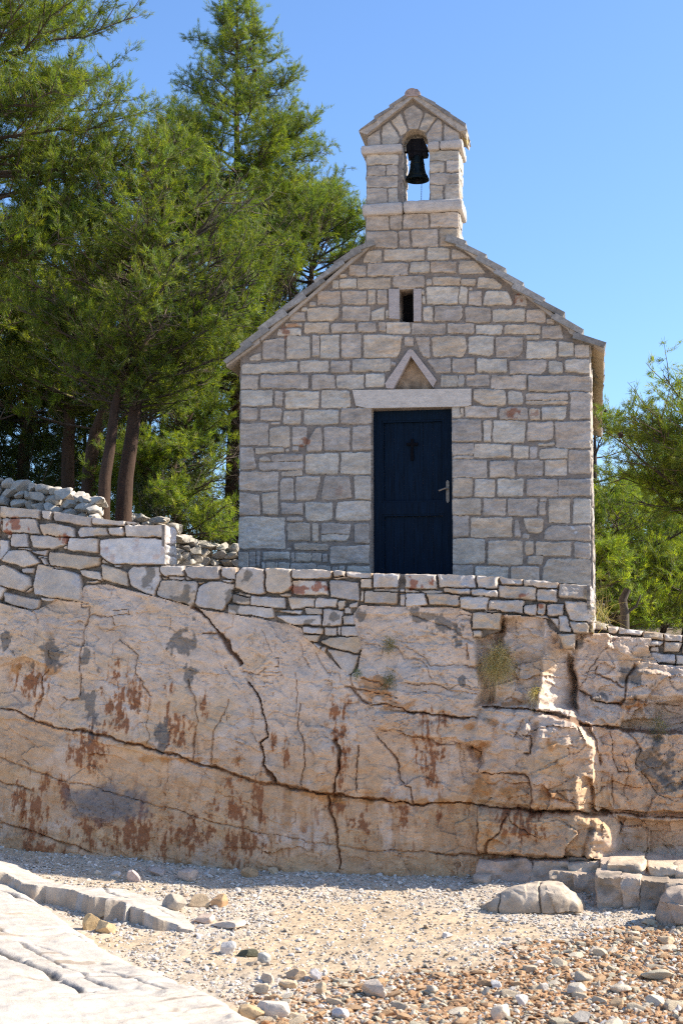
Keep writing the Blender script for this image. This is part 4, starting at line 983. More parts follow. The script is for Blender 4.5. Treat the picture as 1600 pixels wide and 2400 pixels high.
# ---------------------------------------------------- dry-stone walls
Ow = np.full(X.shape, -.045) + .012 * fbm(X * 18, Z * 18, 3, 280)
Cw = np.ones(X.shape + (3,)) * np.array([.21, .175, .14]) * (1 + .3 * fbm(X * 20, Z * 20, 3, 281))[..., None]
tones = np.array([[.53, .445, .36], [.56, .475, .39], [.52, .42, .315], [.48, .415, .355], [.58, .51, .44]])
wst = []
for tg, s in WALLST.items():
    for it in s.replace('\n', ';').split(';'):
        v = [float(q) for q in it.split()]
        if v: wst.append(Kpts(tg, v))
wr = np.random.default_rng(91)
# courses continue out of the picture
for (a, b, z0, z1, sd) in ((-40, K(-4, 1300)[0], K(0, 1415)[1] - .1, K(0, 1190)[1] + .25, 1), (K(1600 + 180, 1500)[0], 34, K(1600, 1575)[1] - .1, K(1600, 1490)[1] + .05, 2)):
    wst += courses(a, b, z0, z1, .1, .2, .2, .5, .025, sd)
for i, st_ in enumerate(wst):
    p = np.array(st_); m = .03
    j0, j1 = np.searchsorted(fx, p[:, 0].min() - m), np.searchsorted(fx, p[:, 0].max() + m)
    if j1 - j0 < 2: continue
    i0 = max(0, int((p[:, 1].min() - m - ZBOT) / DZ)); i1 = min(NR, int((p[:, 1].max() + m - ZBOT) / DZ) + 2)
    if i1 - i0 < 2: continue
    S = (slice(i0, i1), slice(j0, j1)); x = X[S] + .006 * fbm(X[S] * 14, Z[S] * 14, 3, 283) + .002 * n2(X[S] * 70, Z[S] * 70, 1); z = Z[S] + .006 * fbm(X[S] * 14 + 8, Z[S] * 14, 3, 284)
    d = convex_sd(x, z, st_, .006) + .008
    small = min(np.ptp(p[:, 0]), np.ptp(p[:, 1])) < .06
    h0 = wr.uniform(.012, .045) - (.02 if small else 0)
    oo = wr.uniform(-40, 40, 2); c = p.mean(0)
    rgt = sstep(.0, 1.0, c[0])                      # rock-faced stones towards the right end
    amp = .006 + .020 * rgt
    tl = wr.normal(0, .05, 2)
    face = amp * (fbm(x * 7 + oo[0], z * 9 + oo[1], 3, 286) + .8 * np.abs(fbm(x * 9 + oo[1], z * 9, 3, 287))) + .002 * fbm(x * 40, z * 40, 2, 288)
    hh = lerp(-.045, h0, sstep(-.003, .009, d)) + (face + tl[0] * (x - c[0]) + tl[1] * (z - c[1])) * sstep(0, .03, d)
    mk = d > -.003
    Ow[S] = np.where(mk, hh, Ow[S])
    tone = tones[wr.integers(len(tones))] * wr.uniform(.88, 1.08)
    cc = tone * (1 + .10 * fbm(x * 5 + oo[0], z * 8 + oo[1], 4, 290))[..., None]
    cc = lerp(cc, np.array([.55, .38, .22]), (sstep(.15, .8, fbm(x * 5 + oo[1], z * 7, 4, 291)) * wr.uniform(0, .75))[..., None])
    cc = lerp(cc, np.array([.45, .45, .47]), (sstep(.2, .8, fbm(x * 4 - oo[1], z * 6, 4, 292)) * wr.uniform(0, .6))[..., None])
    cc = lerp(cc, np.array([.52, .34, .19]), (sstep(.02, .003, d) * sstep(0, .5, fbm(x * 8, z * 8 + oo[0], 3, 293)) * .6)[..., None])
    cc = lerp(np.array([.16, .125, .1]), cc, sstep(-.003, .006, d)[..., None])
    Cw[S] = np.where(mk[..., None], cc, Cw[S])
Cs = Ck; Ck = Cw
stain([(345, 1358, 26, 34), (583, 1352, 17, 20), (430, 1395, 30, 30), (545, 1402, 22, 40), (730, 1456, 30, 16), (568, 1404, 18, 12), (775, 1446, 20, 20), (970, 1330, 1, 1)], (.16, .135, .105), .3, .6 * blot, .8)
stain([(35, 1232, 50, 18), (720, 1376, 46, 14), (975, 1366, 40, 16), (1215, 1394, 25, 8), (320, 1290, 14, 18), (250, 1290, 12, 6), (1265, 1420, 18, 10), (150, 1265, 30, 12)], (.30, .105, .055), .35, .9 * blot + .3 * streak, .85)
Cw = Ck; Ck = Cs
# white veined big corner stone
mb_ = sstep(-.01, .02, poly_sd(X, Z, [K(*p) for p in ((236, 1266), (300, 1259), (389, 1265), (390, 1322), (264, 1321), (236, 1301))]))
Cw = lerp(Cw, lerp(np.array([.66, .63, .60]), np.array([.55, .36, .27]), sstep(.4, .8, blot)[..., None] * .6), (mb_ * .75)[..., None])

Y = yref(X, Z)
rock_lip = sstep(.10, 0, -sdw)
Owall = Ow + .02 * fbm(X * .9, Z * .9, 2, 210)
Oall = np.where(is_wall, Owall, O)
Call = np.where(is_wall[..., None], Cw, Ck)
# the wall beyond the chapel corner stands further back
back_r = -.30 * sstep(K(1386, 1420)[0] - .004, K(1394, 1420)[0], X) * is_wall
Oall = Oall + back_r
Yf = Y - Oall
P = np.stack([X, Yf, Z], -1)

F = grid_faces(*X.shape)
fw = is_wall[:-1, :-1]
valid = ((Z[1:, :-1] - Z[:-1, :-1]) > 1e-6) | ((Z[1:, 1:] - Z[:-1, 1:]) > 1e-6)
lastv = NR - 2 - np.argmax(valid[::-1], axis=0)
xL = K(391, 1350)[0]; xR = K(1388, 1400)[0]
fxm = (X[:-1, :-1] + X[1:, 1:]) / 2; fzm = (Z[:-1, :-1] + Z[1:, 1:]) / 2
zsplit = np.interp(fxm, [-45, xL - 6, xL, xL + .02, 45], [.0, .0, K(391, 1323)[1], 3, 3])
leftw = fw & (fxm < xL) & (fzm > zsplit - np.clip((xL - fxm), 0, 3) * .04)
leftw |= fw & (fxm < K(190, 1300)[0])
rightw = fw & (fxm > xR)
def submesh(mask, name, mat, cap, extra=None):
    mtop = mask[lastv, np.arange(mask.shape[1])]
    f = F[mask & valid].reshape(-1, 4)
    used = np.unique(f); rm = -np.ones(X.size, int); rm[used] = np.arange(len(used))
    V = P.reshape(-1, 3)[used]; C = Call.reshape(-1, 3)[used]; f2 = rm[f]
    FF = [f2]
    if cap:      # top surface running back from the last row
        cols = np.where(mtop)[0]; cols = np.unique(np.r_[cols, cols + 1])
        top = P[-1, cols]; n = len(cols); steps = 9
        S = []
        for s_ in range(0, steps + 1):
            q = top.copy(); q[:, 1] += cap * s_ / steps; q[:, 2] += .010 * fbm(q[:, 0] * 5, q[:, 1] * 8, 3, 300) - .002 * s_; S.append(q)
        S = np.concatenate(S); S[:n] = top
        ids = (len(V) + np.arange(len(S))).reshape(steps + 1, n)
        g = np.stack([ids[:-1, :-1], ids[:-1, 1:], ids[1:, 1:], ids[1:, :-1]], -1)
        gap = np.diff(cols) == 1; g = g[:, gap].reshape(-1, 4)
        V = np.r_[V, S]; C = np.r_[C, np.tile(Call[-1, cols], (steps + 1, 1)) * 1.0]; FF.append(g)
    if extra is not None:
        V0 = len(V); V = np.r_[V, extra[0]]; FF.append(extra[1] + V0); C = np.r_[C, extra[2]]
    return np_mesh(name, V, np.concatenate(FF), mat, None, C, True, 48)

cliff = submesh(~fw, "cliff", M_cliff, 0)
setting(cliff, "rust stained pale limestone cliff under the chapel terrace")
# return end of the higher left wall
xe = xL; ye = yref(xe, .3); z0e, z1e = K(391, 1325)[1], K(388, 1231)[1]
est = courses(ye - .0, ye + .34, z0e, z1e, .10, .16, .16, .4, .015, 12)
pe, fe, ce = side_panel(0, xe - .03, ye - .02, ye + .36, z0e - .03, z1e, 1, 95, est, .009, tones=np.array([[.60, .55, .50], [.57, .50, .45]]), H=.03, edge=.02, rough=.008)
lw = submesh(leftw, "retaining_wall", M_wall, .36, (pe, fe, ce))
tag(lw, "higher stepped stone wall at the left with a squared sunlit right end", "stone wall")
ze0, ze1 = K(1392, 1462)[1], K(1386, 1374)[1]
xq = K(1386, 1400)[0]; yq = yref(xq, -.2)
pe, fe, ce = side_panel(0, xq - .02, yq - .05, yq + 1.3, ze0, ze1, 1, 96, courses(yq - .05, yq + 1.3, ze0, ze1, .14, .2, .2, .4, .015, 13), .009, tones=np.array([[.54, .47, .41], [.50, .43, .36]]), H=.03, edge=.02, rough=.01)
tw = submesh(fw & ~leftw & ~rightw, "terrace_wall", M_wall, .45, (pe, fe, ce))
tag(tw, "mortared stone terrace wall along the chapel front on top of the rock", "stone wall")
rw = submesh(rightw, "low_wall", M_wall, .45)
tag(rw, "low dry stone wall on the rock to the right of the chapel", "stone wall")
# ================================================================== GROUND, BEACH, SLABS, LOOSE ROCK
def zbeach(x, y):
    x = np.asarray(x, float); y = np.asarray(y, float)
    d = np.clip(yref(x, -3.0) - y, 0, 60)            # metres out from the cliff foot
    return -2.90 - .022 * np.minimum(d, 30) - .12 * (1 - np.exp(-d / 1.4)) + .08 * np.clip(-x - 1.5, 0, 3) * np.exp(-d / 3) + .02 * fbm(x * .7, y * .7, 3, 401) + .006 * fbm(x * 4, y * 4, 3, 402)

def on_beach(px, py):
    z = -3.05
    for _ in range(6):
        p = hit(px, py, np.array([0, 0, 1.]), z); z = float(zbeach(p[0:1], p[1:2])[0])
    return np.array([p[0], p[1], z])

xs = np.concatenate([[-900, -400, -200, -100, -50, -25, -12, -8], np.arange(-5.6, 5.6, .024), [8, 12, 25, 50, 100, 200, 400, 900]])
ys = np.concatenate([[-900, -400, -200, -100, -60, -35, -22, -15, -12], np.arange(-9.8, -.2, .024), [0.3]])
Xg, Yg = np.meshgrid(xs, ys)
zone_rust_px = [(540, 2420), (640, 2330), (860, 2300), (1090, 2250), (1300, 2205), (1480, 2185), (1700, 2170), (1900, 2420), (1900, 2900), (300, 2900)]
RZ = [tuple(on_beach(*p)[:2]) for p in zone_rust_px]
near = (np.abs(Xg) < 5.7) & (Yg > -10)
Zg = zbeach(Xg, Yg) + near * (.006 * fbm(Xg * 22, Yg * 22, 2, 410))
def zone_rust(x, y): return sstep(-.25, .25, poly_sd(x + .25 * fbm(x * 2, y * 2, 3, 412), y + .25 * fbm(x * 2 + 5, y * 2, 3, 413), RZ))
def zone_grey(x, y): return sstep(-.35, .35, fbm(x * .9 + 3.3, y * .9, 3, 420) + .15)
zr = zone_rust(Xg, Yg); zg = zone_grey(Xg, Yg)
Cg = np.array([.50, .375, .24]) * (1 + .12 * fbm(Xg * 6, Yg * 6, 3, 430) + .15 * n2(Xg * 35, Yg * 35, 431))[..., None]
Cg = lerp(Cg, np.array([.52, .44, .345]) * (1 + .2 * n2(Xg * 35, Yg * 35, 432))[..., None], (zg * .7)[..., None])
Cg = lerp(Cg, np.array([.40, .22, .105]) * (1 + .3 * fbm(Xg * 8, Yg * 8, 3, 433))[..., None], (zr * .85)[..., None])
beach = np_mesh("beach", np.stack([Xg, Yg, Zg], -1).reshape(-1, 3), grid_faces(*Xg.shape).reshape(-1, 4), M_gravel, None, Cg.reshape(-1, 3))
setting(beach)

# upper ground behind the walls
xs = np.concatenate([[-900, -300, -120, -60, -40, -30, -22, -16], np.arange(-13, -5, .25), np.arange(-5, 3, .08), np.arange(3, 13.1, .25), [16, 22, 30, 40, 60, 120, 300, 900]])
ts = np.concatenate([np.linspace(0, 8, 110), np.array([10, 13, 17, 22, 30, 45, 80, 150, 300, 900])])
Xu, Tu = np.meshgrid(xs, ts)
Yu = yref(np.clip(Xu, -30, 30), 0) + .30 + 0 * Xu + Tu
_rp = [at(300, 1216, 6.2), at(425, 1258, 6.5), at(480, 1274, 6.8), at(700, 1290, 7.4)]
def zup(x, y):
    x = np.asarray(x, float); y = np.asarray(y, float)
    right_ = sstep(1.85, 1.93, x)
    t = np.clip(y + 1, 0, 60)
    z = -.02 + .05 * np.clip(y, 0, 7.5)
    z = z * (1 - right_) + right_ * (-.62 + .09 * np.clip(y - 11, 0, 40))
    return z + .02 * fbm(x * 1.5, y * 1.5, 3, 440)
Zu = zup(Xu, Yu)
Cu = np.array([.20, .155, .10]) * (1 + .3 * fbm(Xu * 2, Yu * 2, 3, 441))[..., None]
ground = np_mesh("ground", np.stack([Xu, Yu, Zu], -1).reshape(-1, 3), grid_faces(*Xu.shape).reshape(-1, 4), M_soil, None, Cu.reshape(-1, 3))
setting(ground)

# ---- bleached slabs at the lower left
L1 = np.array([on_beach(*p)[:2] for p in ((70, 2072), (190, 2168), (270, 2232), (400, 2290), (515, 2328), (548, 2352), (640, 2405), (760, 2480), (1100, 2700))])
L1 = np.r_[[L1[0] + (L1[0] - L1[1]) * 3], L1]
L2 = np.array([on_beach(*p)[:2] for p in ((-200, 1965), (0, 1992), (150, 2034), (300, 2082), (432, 2132), (462, 2182))])
xs = np.concatenate([[-9, -7.5, -6.5], np.arange(-5.6, .6, .014)]); ys = np.concatenate([[-12, -11], np.arange(-9.8, -1.0, .014)])
Xs, Ys = np.meshgrid(xs, ys)
def leftdist(line, x, y):
    d = np.full(x.shape, 1e9); s = np.ones(x.shape)
    for p, q in zip(line[:-1], line[1:]):
        dd, t = seg_dist(x, y, p, q)
        cr_ = (q[0] - p[0]) * (y - p[1]) - (q[1] - p[1]) * (x - p[0])
        up = dd < d; d = np.where(up, dd, d); s = np.where(up, np.sign(cr_), s)
    return d * s
wxs = Xs + .03 * fbm(Xs * 3, Ys * 3, 3, 450); wys = Ys + .03 * fbm(Xs * 3 + 4, Ys * 3, 3, 451)
sgn = 1 if leftdist(L1, np.array([-4.5]), np.array([-8.]))[0] > 0 else -1
d1 = sgn * leftdist(L1, wxs, wys)
zb_ = zbeach(Xs, Ys)
ang = (Xs * .86 - Ys * .5)                         # across the bedding
rel = .010 * fbm(Xs * 2.5, Ys * 2.5, 3, 452) + .004 * fbm(Xs * 14, Ys * 14, 3, 455) - .016 * sstep(.35, .6, fbm(ang * 7, (Xs * .5 + Ys * .86) * 1.6, 4, 456)) + .004 * fbm(ang * 16, (Xs * .5 + Ys * .86) * 2.2, 3, 453)
z1 = zb_ - .05 + .11 * sstep(-.05, .3, d1) + .16 * d1 + rel
P2 = np.array([on_beach(*p)[:2] for p in ((-420, 1935), (-200, 1965), (0, 1992), (150, 2034), (300, 2084), (400, 2118), (440, 2150), (466, 2186), (370, 2180), (296, 2166), (280, 2158), (205, 2152), (185, 2140), (100, 2118), (76, 2118), (30, 2108), (0, 2098), (-150, 2060), (-420, 2030))])
d2e = poly_sd(wxs + .02 * n2(Xs * 7, Ys * 7, 3), wys + .03 * n2(Xs * 7, Ys * 7, 4), [tuple(p) for p in P2])
d2e = d2e + .10 * (_h(np.floor(Xs * 2.7 + Ys * 1.1 + 1.3 * n2(Xs * 1.7, Ys * 1.7, 9)), Xs * 0, Xs * 0, 19) - .5) * sstep(-1.0, -2.0, Xs)
sg2 = 1 if leftdist(L2, np.array([-4.0]), np.array([-4.5]))[0] > 0 else -1
d2 = sg2 * leftdist(L2, wxs, wys)
z2 = zb_ + .015 + .10 * np.clip(d2, -.3, .3) + .17 * np.clip(d2, 0, 9) + rel * .8
z2 = np.maximum(z2, z1 + .10 * sstep(-1.2, -3.4, Xs))
zs = np.where(d2e > 0, lerp(np.minimum(z1, z2), z2, sstep(0, .045, d2e)), np.where(d1 > -.4, z1, zb_ - .2))
zs = np.where((d2e <= 0) & (d1 <= -.4), zb_ - .15, zs)
SC = ["10:0 1895 130 1925 240 1985 330 2050 470 2110", "16:-40 925 30 950 110 1000 140 1020", "9:140 1020 200 1040 270 1070 330 1115", "7:370 1140 450 1170 520 1200", "9:450 690 500 715 560 735 640 765 700 770 780 815", "4:500 1095 560 1105 640 1135 720 1150", "4:590 980 690 1000 800 1030 1000 1070", "3:200 850 300 870 400 900", "4:0 745 60 780", "3:110 840 250 940 420 1010 520 1050", "3:620 900 660 915", "3:850 850 880 890", "5:0 440 100 470 250 500", "3:580 375 660 410 770 470", "4:320 320 355 335", "3:240 325 330 350", "3:960 520 1050 555", "3:1080 960 1250 1000"]
cS = np.zeros_like(Xs)
for it in SC[1:]:
    wd, body = it.split(':'); v = [float(q) for q in body.split()]
    pts = [on_beach(v[i] * .38265, 1950 + v[i + 1] * .38265) for i in range(0, len(v), 2)]
    for p, q in zip(pts[:-1], pts[1:]):
        d, t = seg_dist(wxs, wys, p, q)
        w = float(wd) / 232 / 1.2 * (1 + .5 * n2(Xs * 8, Ys * 8, 460)) + .006
        cS = np.maximum(cS, np.clip(1 - d / (w + .014), 0, 1) * min(1., .3 + float(wd) / 9))
zs = zs - .045 * cS
Csl = np.array([.455, .40, .335]) * (1 + .07 * fbm(Xs * 2, Ys * 2, 4, 461))[..., None]
Csl = lerp(Csl, np.array([.60, .50, .38]), (.5 * sstep(.2, .9, fbm(ang * 5, (Xs * .5 + Ys * .86) * 1.2, 4, 462)))[..., None])
Csl = lerp(Csl, np.array([.26, .20, .145]), (.8 * sstep(.62, .95, fbm(ang * 9, (Xs * .5 + Ys * .86) * 1.4, 4, 463)) * sstep(-3.0, -4.2, Ys))[..., None])
edge = sstep(.06, .0, np.abs(d2e - .02)) * sstep(0, .4, fbm(Xs * 9, Ys * 9, 3, 464) + .6)
Csl = lerp(Csl, np.array([.47, .36, .245]), (edge * .85)[..., None])
Csl = lerp(Csl, Csl * .28, sstep(.2, .7, cS)[..., None])
Fq = grid_faces(*Xs.shape); show = (zs > zb_ - .06)
kf = show[:-1, :-1] | show[1:, 1:] | show[1:, :-1] | show[:-1, 1:]
fS = Fq[kf].reshape(-1, 4); used = np.unique(fS); rm = -np.ones(Xs.size, int); rm[used] = np.arange(len(used))
slab = np_mesh("rock_slab", np.stack([Xs, Ys, zs], -1).reshape(-1, 3)[used], rm[fS], M_slab, None, Csl.reshape(-1, 3)[used], True, 50)
setting(slab, "bleached tilted limestone slabs at the lower left")
def surf(px, py):
    """beach or slab point under a photo position"""
    p = on_beach(px, py)
    for _ in range(8):
        j = np.clip(np.searchsorted(xs, p[0]), 0, len(xs) - 1); i = np.clip(np.searchsorted(ys, p[1]), 0, len(ys) - 1)
        z = max(float(zs[i, j]), float(zbeach(p[0:1], p[1:2])[0])) if (xs[0] < p[0] < xs[-1]) else float(zbeach(p[0:1], p[1:2])[0])
        p = hit(px, py, np.array([0, 0, 1.]), .5 * z + .5 * p[2])
    return p

# ---- stepped ledges at the lower right (bedrock blocks)
mb = MB()
def ledge(px0, px1, pyt, pyb, y, depth, col, seed, over=.0):
    """block whose front face spans the photo box (px0,pyt)-(px1,pyb) at distance y"""
    a = at(px0, pyb, y); b = at(px1, pyt, y)
    nx, ny, nz = int((b[0] - a[0]) / .02) + 3, int(depth / .03) + 3, int((b[2] - a[2] + .1) / .02) + 3
    S_ = np.array([b[0] - a[0] + .015, depth, b[2] - a[2] + .15]); r = np.random.default_rng(seed)
    V, F = ICO[5]; V = V / np.abs(V).max(1)[:, None]
    q = V * S_ / 2
    for _ in range(7):
        n = r.normal(size=3) * np.array([1, .7, .9]); n /= np.linalg.norm(n); ext = np.abs(n) @ (S_ / 2)
        k = q @ n - ext * r.uniform(.86, .97); q = q - np.where(k > 0, k, 0)[:, None] * n
    W_ = q + np.array([(a[0] + b[0]) / 2, y + depth / 2, b[2] - S_[2] / 2])
    W_ = W_ + np.c_[.022 * fbm3(W_ * 5, 4, seed), .045 * fbm3(W_ * 5 * np.array([1, 1, 2.]), 4, seed + 1), .020 * fbm3(W_ * 4, 4, seed + 2)]
    cc = np.asarray(col) * (1 + .14 * fbm3(W_ * 6, 4, seed + 4))[:, None]
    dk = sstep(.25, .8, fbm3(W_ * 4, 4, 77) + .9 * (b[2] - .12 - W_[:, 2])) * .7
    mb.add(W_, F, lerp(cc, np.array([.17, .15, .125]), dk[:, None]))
T1 = np.array([.57, .44, .31]); T2 = np.array([.42, .33, .24]); T3 = np.array([.51, .40, .30])
ledge(1118, 1240, 2016, 2062, -1.60, .5, np.array([.46, .33, .24]), 501); ledge(1242, 1330, 2018, 2062, -1.62, .5, np.array([.50, .38, .28]), 502); ledge(1330, 1403, 2022, 2047, -1.68, .55, T1, 503)
ledge(1290, 1345, 2044, 2100, -1.87, .5, T2, 505); ledge(1345, 1398, 2048, 2105, -1.92, .5, T3 * .85, 506)
ledge(1412, 1430, 2024, 2045, -1.97, .6, T3, 507); ledge(1426, 1512, 2026, 2066, -2.04, 1.2, T1, 508); ledge(1522, 1588, 2036, 2072, -2.08, 1.2, T1 * 1.03, 509); ledge(1588, 1700, 2042, 2080, -2.12, 1.2, T1, 510); ledge(1700, 1900, 2046, 2090, -2.12, 1.2, T1, 511)
ledge(1400, 1459, 2057, 2112, -2.37, .5, T3 * .9, 512); ledge(1461, 1500, 2060, 2122, -2.40, .6, T3 * .95, 513); ledge(1500, 1566, 2066, 2130, -2.42, .6, T2 * .75, 514); ledge(1566, 1660, 2072, 2140, -2.47, .6, T2, 515); ledge(1660, 1850, 2078, 2150, -2.52, .6, T3, 516)
ledge(1330, 1388, 2012, 2022, -1.54, .4, T3, 517); ledge(1112, 1146, 2050, 2075, -1.72, .4, T3 * .9, 518)
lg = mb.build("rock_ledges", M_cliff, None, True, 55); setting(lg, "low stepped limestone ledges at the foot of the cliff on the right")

# ---- gravel
gr = np.random.default_rng(21)
NB = 115000
gx = gr.uniform(-5.2, 5.2, NB); gy = gr.uniform(-9.7, -.7, NB)
sz = np.exp(gr.normal(math.log(.0160), .48, NB))
zrg = zone_rust(gx, gy); zgg = zone_grey(gx, gy)
sz *= lerp(1.0, 1.55, zrg); sz = np.minimum(sz, .06)
P2l = [tuple(p) for p in P2]
on_slab = np.maximum(sgn * leftdist(L1, gx, gy) - .03, poly_sd(gx, gy, P2l) - .02) > 0
keepg = (~on_slab | (gr.random(NB) < .02)) & (gr.random(NB) < lerp(.42, 1.0, np.maximum(zgg, zrg))) & (gy < yref(gx, -3.0) + .35)
gx, gy, sz, zrg, zgg = [q[keepg] for q in (gx, gy, sz, zrg, zgg)]
protos = [rock_geo((1, 1, 1), 1, 600 + i, 5, .1)[0] * 1.0 for i in range(16)]
FI = ICO[1][1]
def scatter(gx, gy, gz, sx, sy, szz, cols):
    n = len(gx); pr = np.array(protos)[gr.integers(0, 16, n)]
    a = gr.uniform(0, 2 * math.pi, n); t1, t2 = gr.normal(0, .3, n), gr.normal(0, .3, n)
    v = pr * np.stack([sx, sy, szz], -1)[:, None]
    v[..., 2] += v[..., 0] * t1[:, None] + v[..., 1] * t2[:, None]
    x = v[..., 0] * np.cos(a)[:, None] - v[..., 1] * np.sin(a)[:, None]; y = v[..., 0] * np.sin(a)[:, None] + v[..., 1] * np.cos(a)[:, None]
    V = np.stack([x + gx[:, None], y + gy[:, None], v[..., 2] + gz[:, None]], -1).reshape(-1, 3)
    F = (FI[None] + np.arange(n)[:, None, None] * 12).reshape(-1, 3)
    return V, F, np.repeat(cols, 12, 0)
gt = gr.random(len(gx))[:, None]
pale = np.where(gt < .5, np.array([.63, .585, .53]), np.where(gt < .75, np.array([.50, .41, .31]), np.where(gt < .9, np.array([.45, .38, .30]), np.array([.66, .62, .57]))))
rus = np.where(gt < .48, np.array([.43, .26, .14]), np.where(gt < .7, np.array([.54, .46, .35]), np.where(gt < .85, np.array([.40, .36, .27]), np.array([.56, .50, .42]))))
gc = lerp(pale, rus, (gr.random(len(gx)) < zrg * .9)[:, None]) * gr.uniform(.75, 1.15, (len(gx), 1)) * np.array([1, .96, .9])
gz = zbeach(gx, gy) + sz * .12
V, F, c = scatter(gx, gy, gz, sz * gr.uniform(.8, 1.5, len(sz)), sz * gr.uniform(.6, 1.1, len(sz)), sz * gr.uniform(.4, .85, len(sz)), gc)
gv = np_mesh("gravel", V, F, M_gravel, None, c, False); setting(gv, "pale and rust coloured gravel spread over the beach", "stuff")

# ---- loose rocks one can tell apart
def rock_at(name, px, py, w, h, col, label, cat="rock", seed=0, boxy=0., cuts=9, depth=None, sub=4, rough=.05, mat=None, group=None, rz=None, sink_=.22):
    p = surf(px, py); s = -(np.dot(ROT[:, 2], p - CAM)) / FPX
    W, Hh_ = w * s, h * s * 1.12
    D = depth if depth else W * .7
    V, F = rock_geo((W, D, Hh_), sub, seed, cuts, rough, boxy=boxy)
    a = rz if rz is not None else 0
    V = np.stack([V[:, 0] * math.cos(a) - V[:, 1] * math.sin(a), V[:, 0] * math.sin(a) + V[:, 1] * math.cos(a), V[:, 2]], -1)
    c0 = p + np.array([0, D * .25, Hh_ * (.5 - sink_)])
    cc = np.asarray(col) * (1 + .14 * fbm3(V * 7 / max(W, .05) + seed, 4, seed))[:, None]
    o = np_mesh(name, V + c0, F, mat or M_rock, None, cc, True, 28, origin=p)
    return tag(o, label, cat, group)

W_, P_, T_, O_, G_, L_ = (.64, .61, .58), (.54, .45, .40), (.50, .40, .28), (.50, .33, .19), (.40, .38, .33), (.60, .54, .45)
ROCKS = [
 (268, 2057, 32, 18, W_, "small white stone in the shade at the left foot of the cliff"),
 (312, 2068, 34, 34, (.50, .42, .40), "pinkish two-lump stone in the shade beside a small white stone"),
 (362, 2052, 46, 22, (.44, .38, .35), "flat grey-pink stone lying close to the foot of the cliff"),
 (438, 2067, 54, 34, (.56, .47, .41), "pointed pinkish stone with a pale tip in the shade of the cliff"),
 (583, 2056, 42, 26, O_, "tan brown stone in the shade under the rust streaks"),
 (638, 2048, 26, 17, T_, "small brown stone in the shade right of the tan one"),
 (406, 2134, 62, 42, (.42, .37, .31), "dark grey-brown rock at the edge of the cliff shadow beside the slab tip"),
 (464, 2126, 54, 36, (.50, .38, .25), "layered tan rock next to the orange block"),
 (513, 2126, 42, 34, (.54, .35, .2), "orange squared block of rock on the sunlit beach"),
 (473, 2164, 60, 24, (.58, .46, .38), "flat pinkish slab of stone below the orange block"),
 (532, 2176, 84, 20, (.62, .53, .44), "long thin pale slab of stone lying flat on the beach"),
 (212, 2180, 44, 44, (.55, .40, .22), "yellow-tan block resting on the bleached slab, left of a pair"),
 (245, 2188, 48, 34, (.56, .42, .25), "yellow-tan block resting on the bleached slab, right of a pair"),
 (236, 2152, 44, 24, (.56, .44, .29), "tan stone perched on top of the pair of yellow blocks"),
 (534, 2236, 38, 36, W_, "white stone beside the dark mossy one"),
 (578, 2243, 52, 20, (.10, .10, .07), "dark mossy stone on the sandy part of the beach"),
 (618, 2255, 32, 26, (.45, .45, .42), "grey-green stone just right of the dark mossy one"),
 (586, 2388, 64, 42, (.52, .38, .23), "tan block wedged against the edge of the bleached slab"),
 (640, 2384, 92, 46, (.63, .57, .50), "big pale grey slab-like rock at the bottom edge left of centre"),
 (876, 2338, 68, 46, (.64, .54, .44), "large pale beige angular boulder alone near the bottom"),
 (795, 2388, 46, 26, (.62, .59, .58), "whitish lilac rock at the bottom edge"),
 (690, 2296, 52, 28, (.54, .40, .27), "tan rock among rubble right of the slab"),
 (738, 2298, 32, 30, (.60, .57, .57), "pale lilac stone standing upright in the rubble"),
 (626, 2303, 36, 30, (.57, .47, .37), "beige cube-like stone in the rubble near the slab"),
 (672, 2318, 46, 24, (.54, .43, .3), "tan wedge stone in front of the rubble"),
 (752, 2332, 26, 36, (.58, .46, .32), "upright narrow tan stone"),
 (614, 2330, 42, 24, (.5, .39, .27), "brown stone just above the tan block at the slab edge"),
 (1172, 2392, 48, 44, (.66, .59, .49), "large rounded cream rock at the bottom right of centre"),
 (1221, 2356, 32, 28, (.64, .59, .55), "round whitish stone up right of the large cream rock"),
 (1350, 2334, 46, 34, (.60, .53, .43), "pale wedge-shaped rock in the rust brown rubble"),
 (1304, 2264, 48, 22, (.50, .43, .33), "flat beige slab at the upper edge of the rusty rubble"),
 (1360, 2302, 58, 28, (.50, .43, .33), "flat beige slab in the middle of the rusty rubble"),
 (1402, 2243, 42, 22, (.52, .46, .35), "flat olive-beige stone at the top of the rusty rubble"),
 (1545, 2300, 84, 28, (.44, .40, .31), "large greenish grey slab at the right edge of the rubble"),
 (1450, 2328, 58, 22, (.60, .52, .41), "pale beige flat rock left below the greenish slab"),
 (1355, 2398, 56, 30, (.42, .39, .35), "grey rock at the bottom edge of the rubble"),
 (1538, 2356, 54, 26, (.60, .53, .43), "pale stone below the greenish slab"),
 (1562, 2213, 48, 24, (.53, .42, .29), "tan slab high on the right edge of the rubble"),
 (1486, 2212, 44, 18, (.45, .33, .21), "brown flat stone at the top right of the rubble"),
 (1272, 2322, 26, 20, (.62, .57, .5), "small cream stone left of the pale wedge rock"),
 (1160, 2318, 30, 22, (.62, .60, .58), "small white stone on the left rim of the rusty rubble"),
 (1240, 2280, 36, 20, (.47, .40, .30), "greyish flat stone on the upper left rim of the rubble"),
 (1442, 2360, 40, 24, (.50, .36, .22), "rusty brown stone low in the rubble"),
 (1010, 2330, 34, 22, (.50, .45, .36), "olive-grey stone between the beige boulder and the rubble"),
 (1048, 2198, 26, 16, (.64, .62, .6), "lone white pebble-like stone on the open gravel"),
 (1180, 2160, 20, 12, (.6, .57, .52), "small pale stone in front of the reclining boulder"),
]
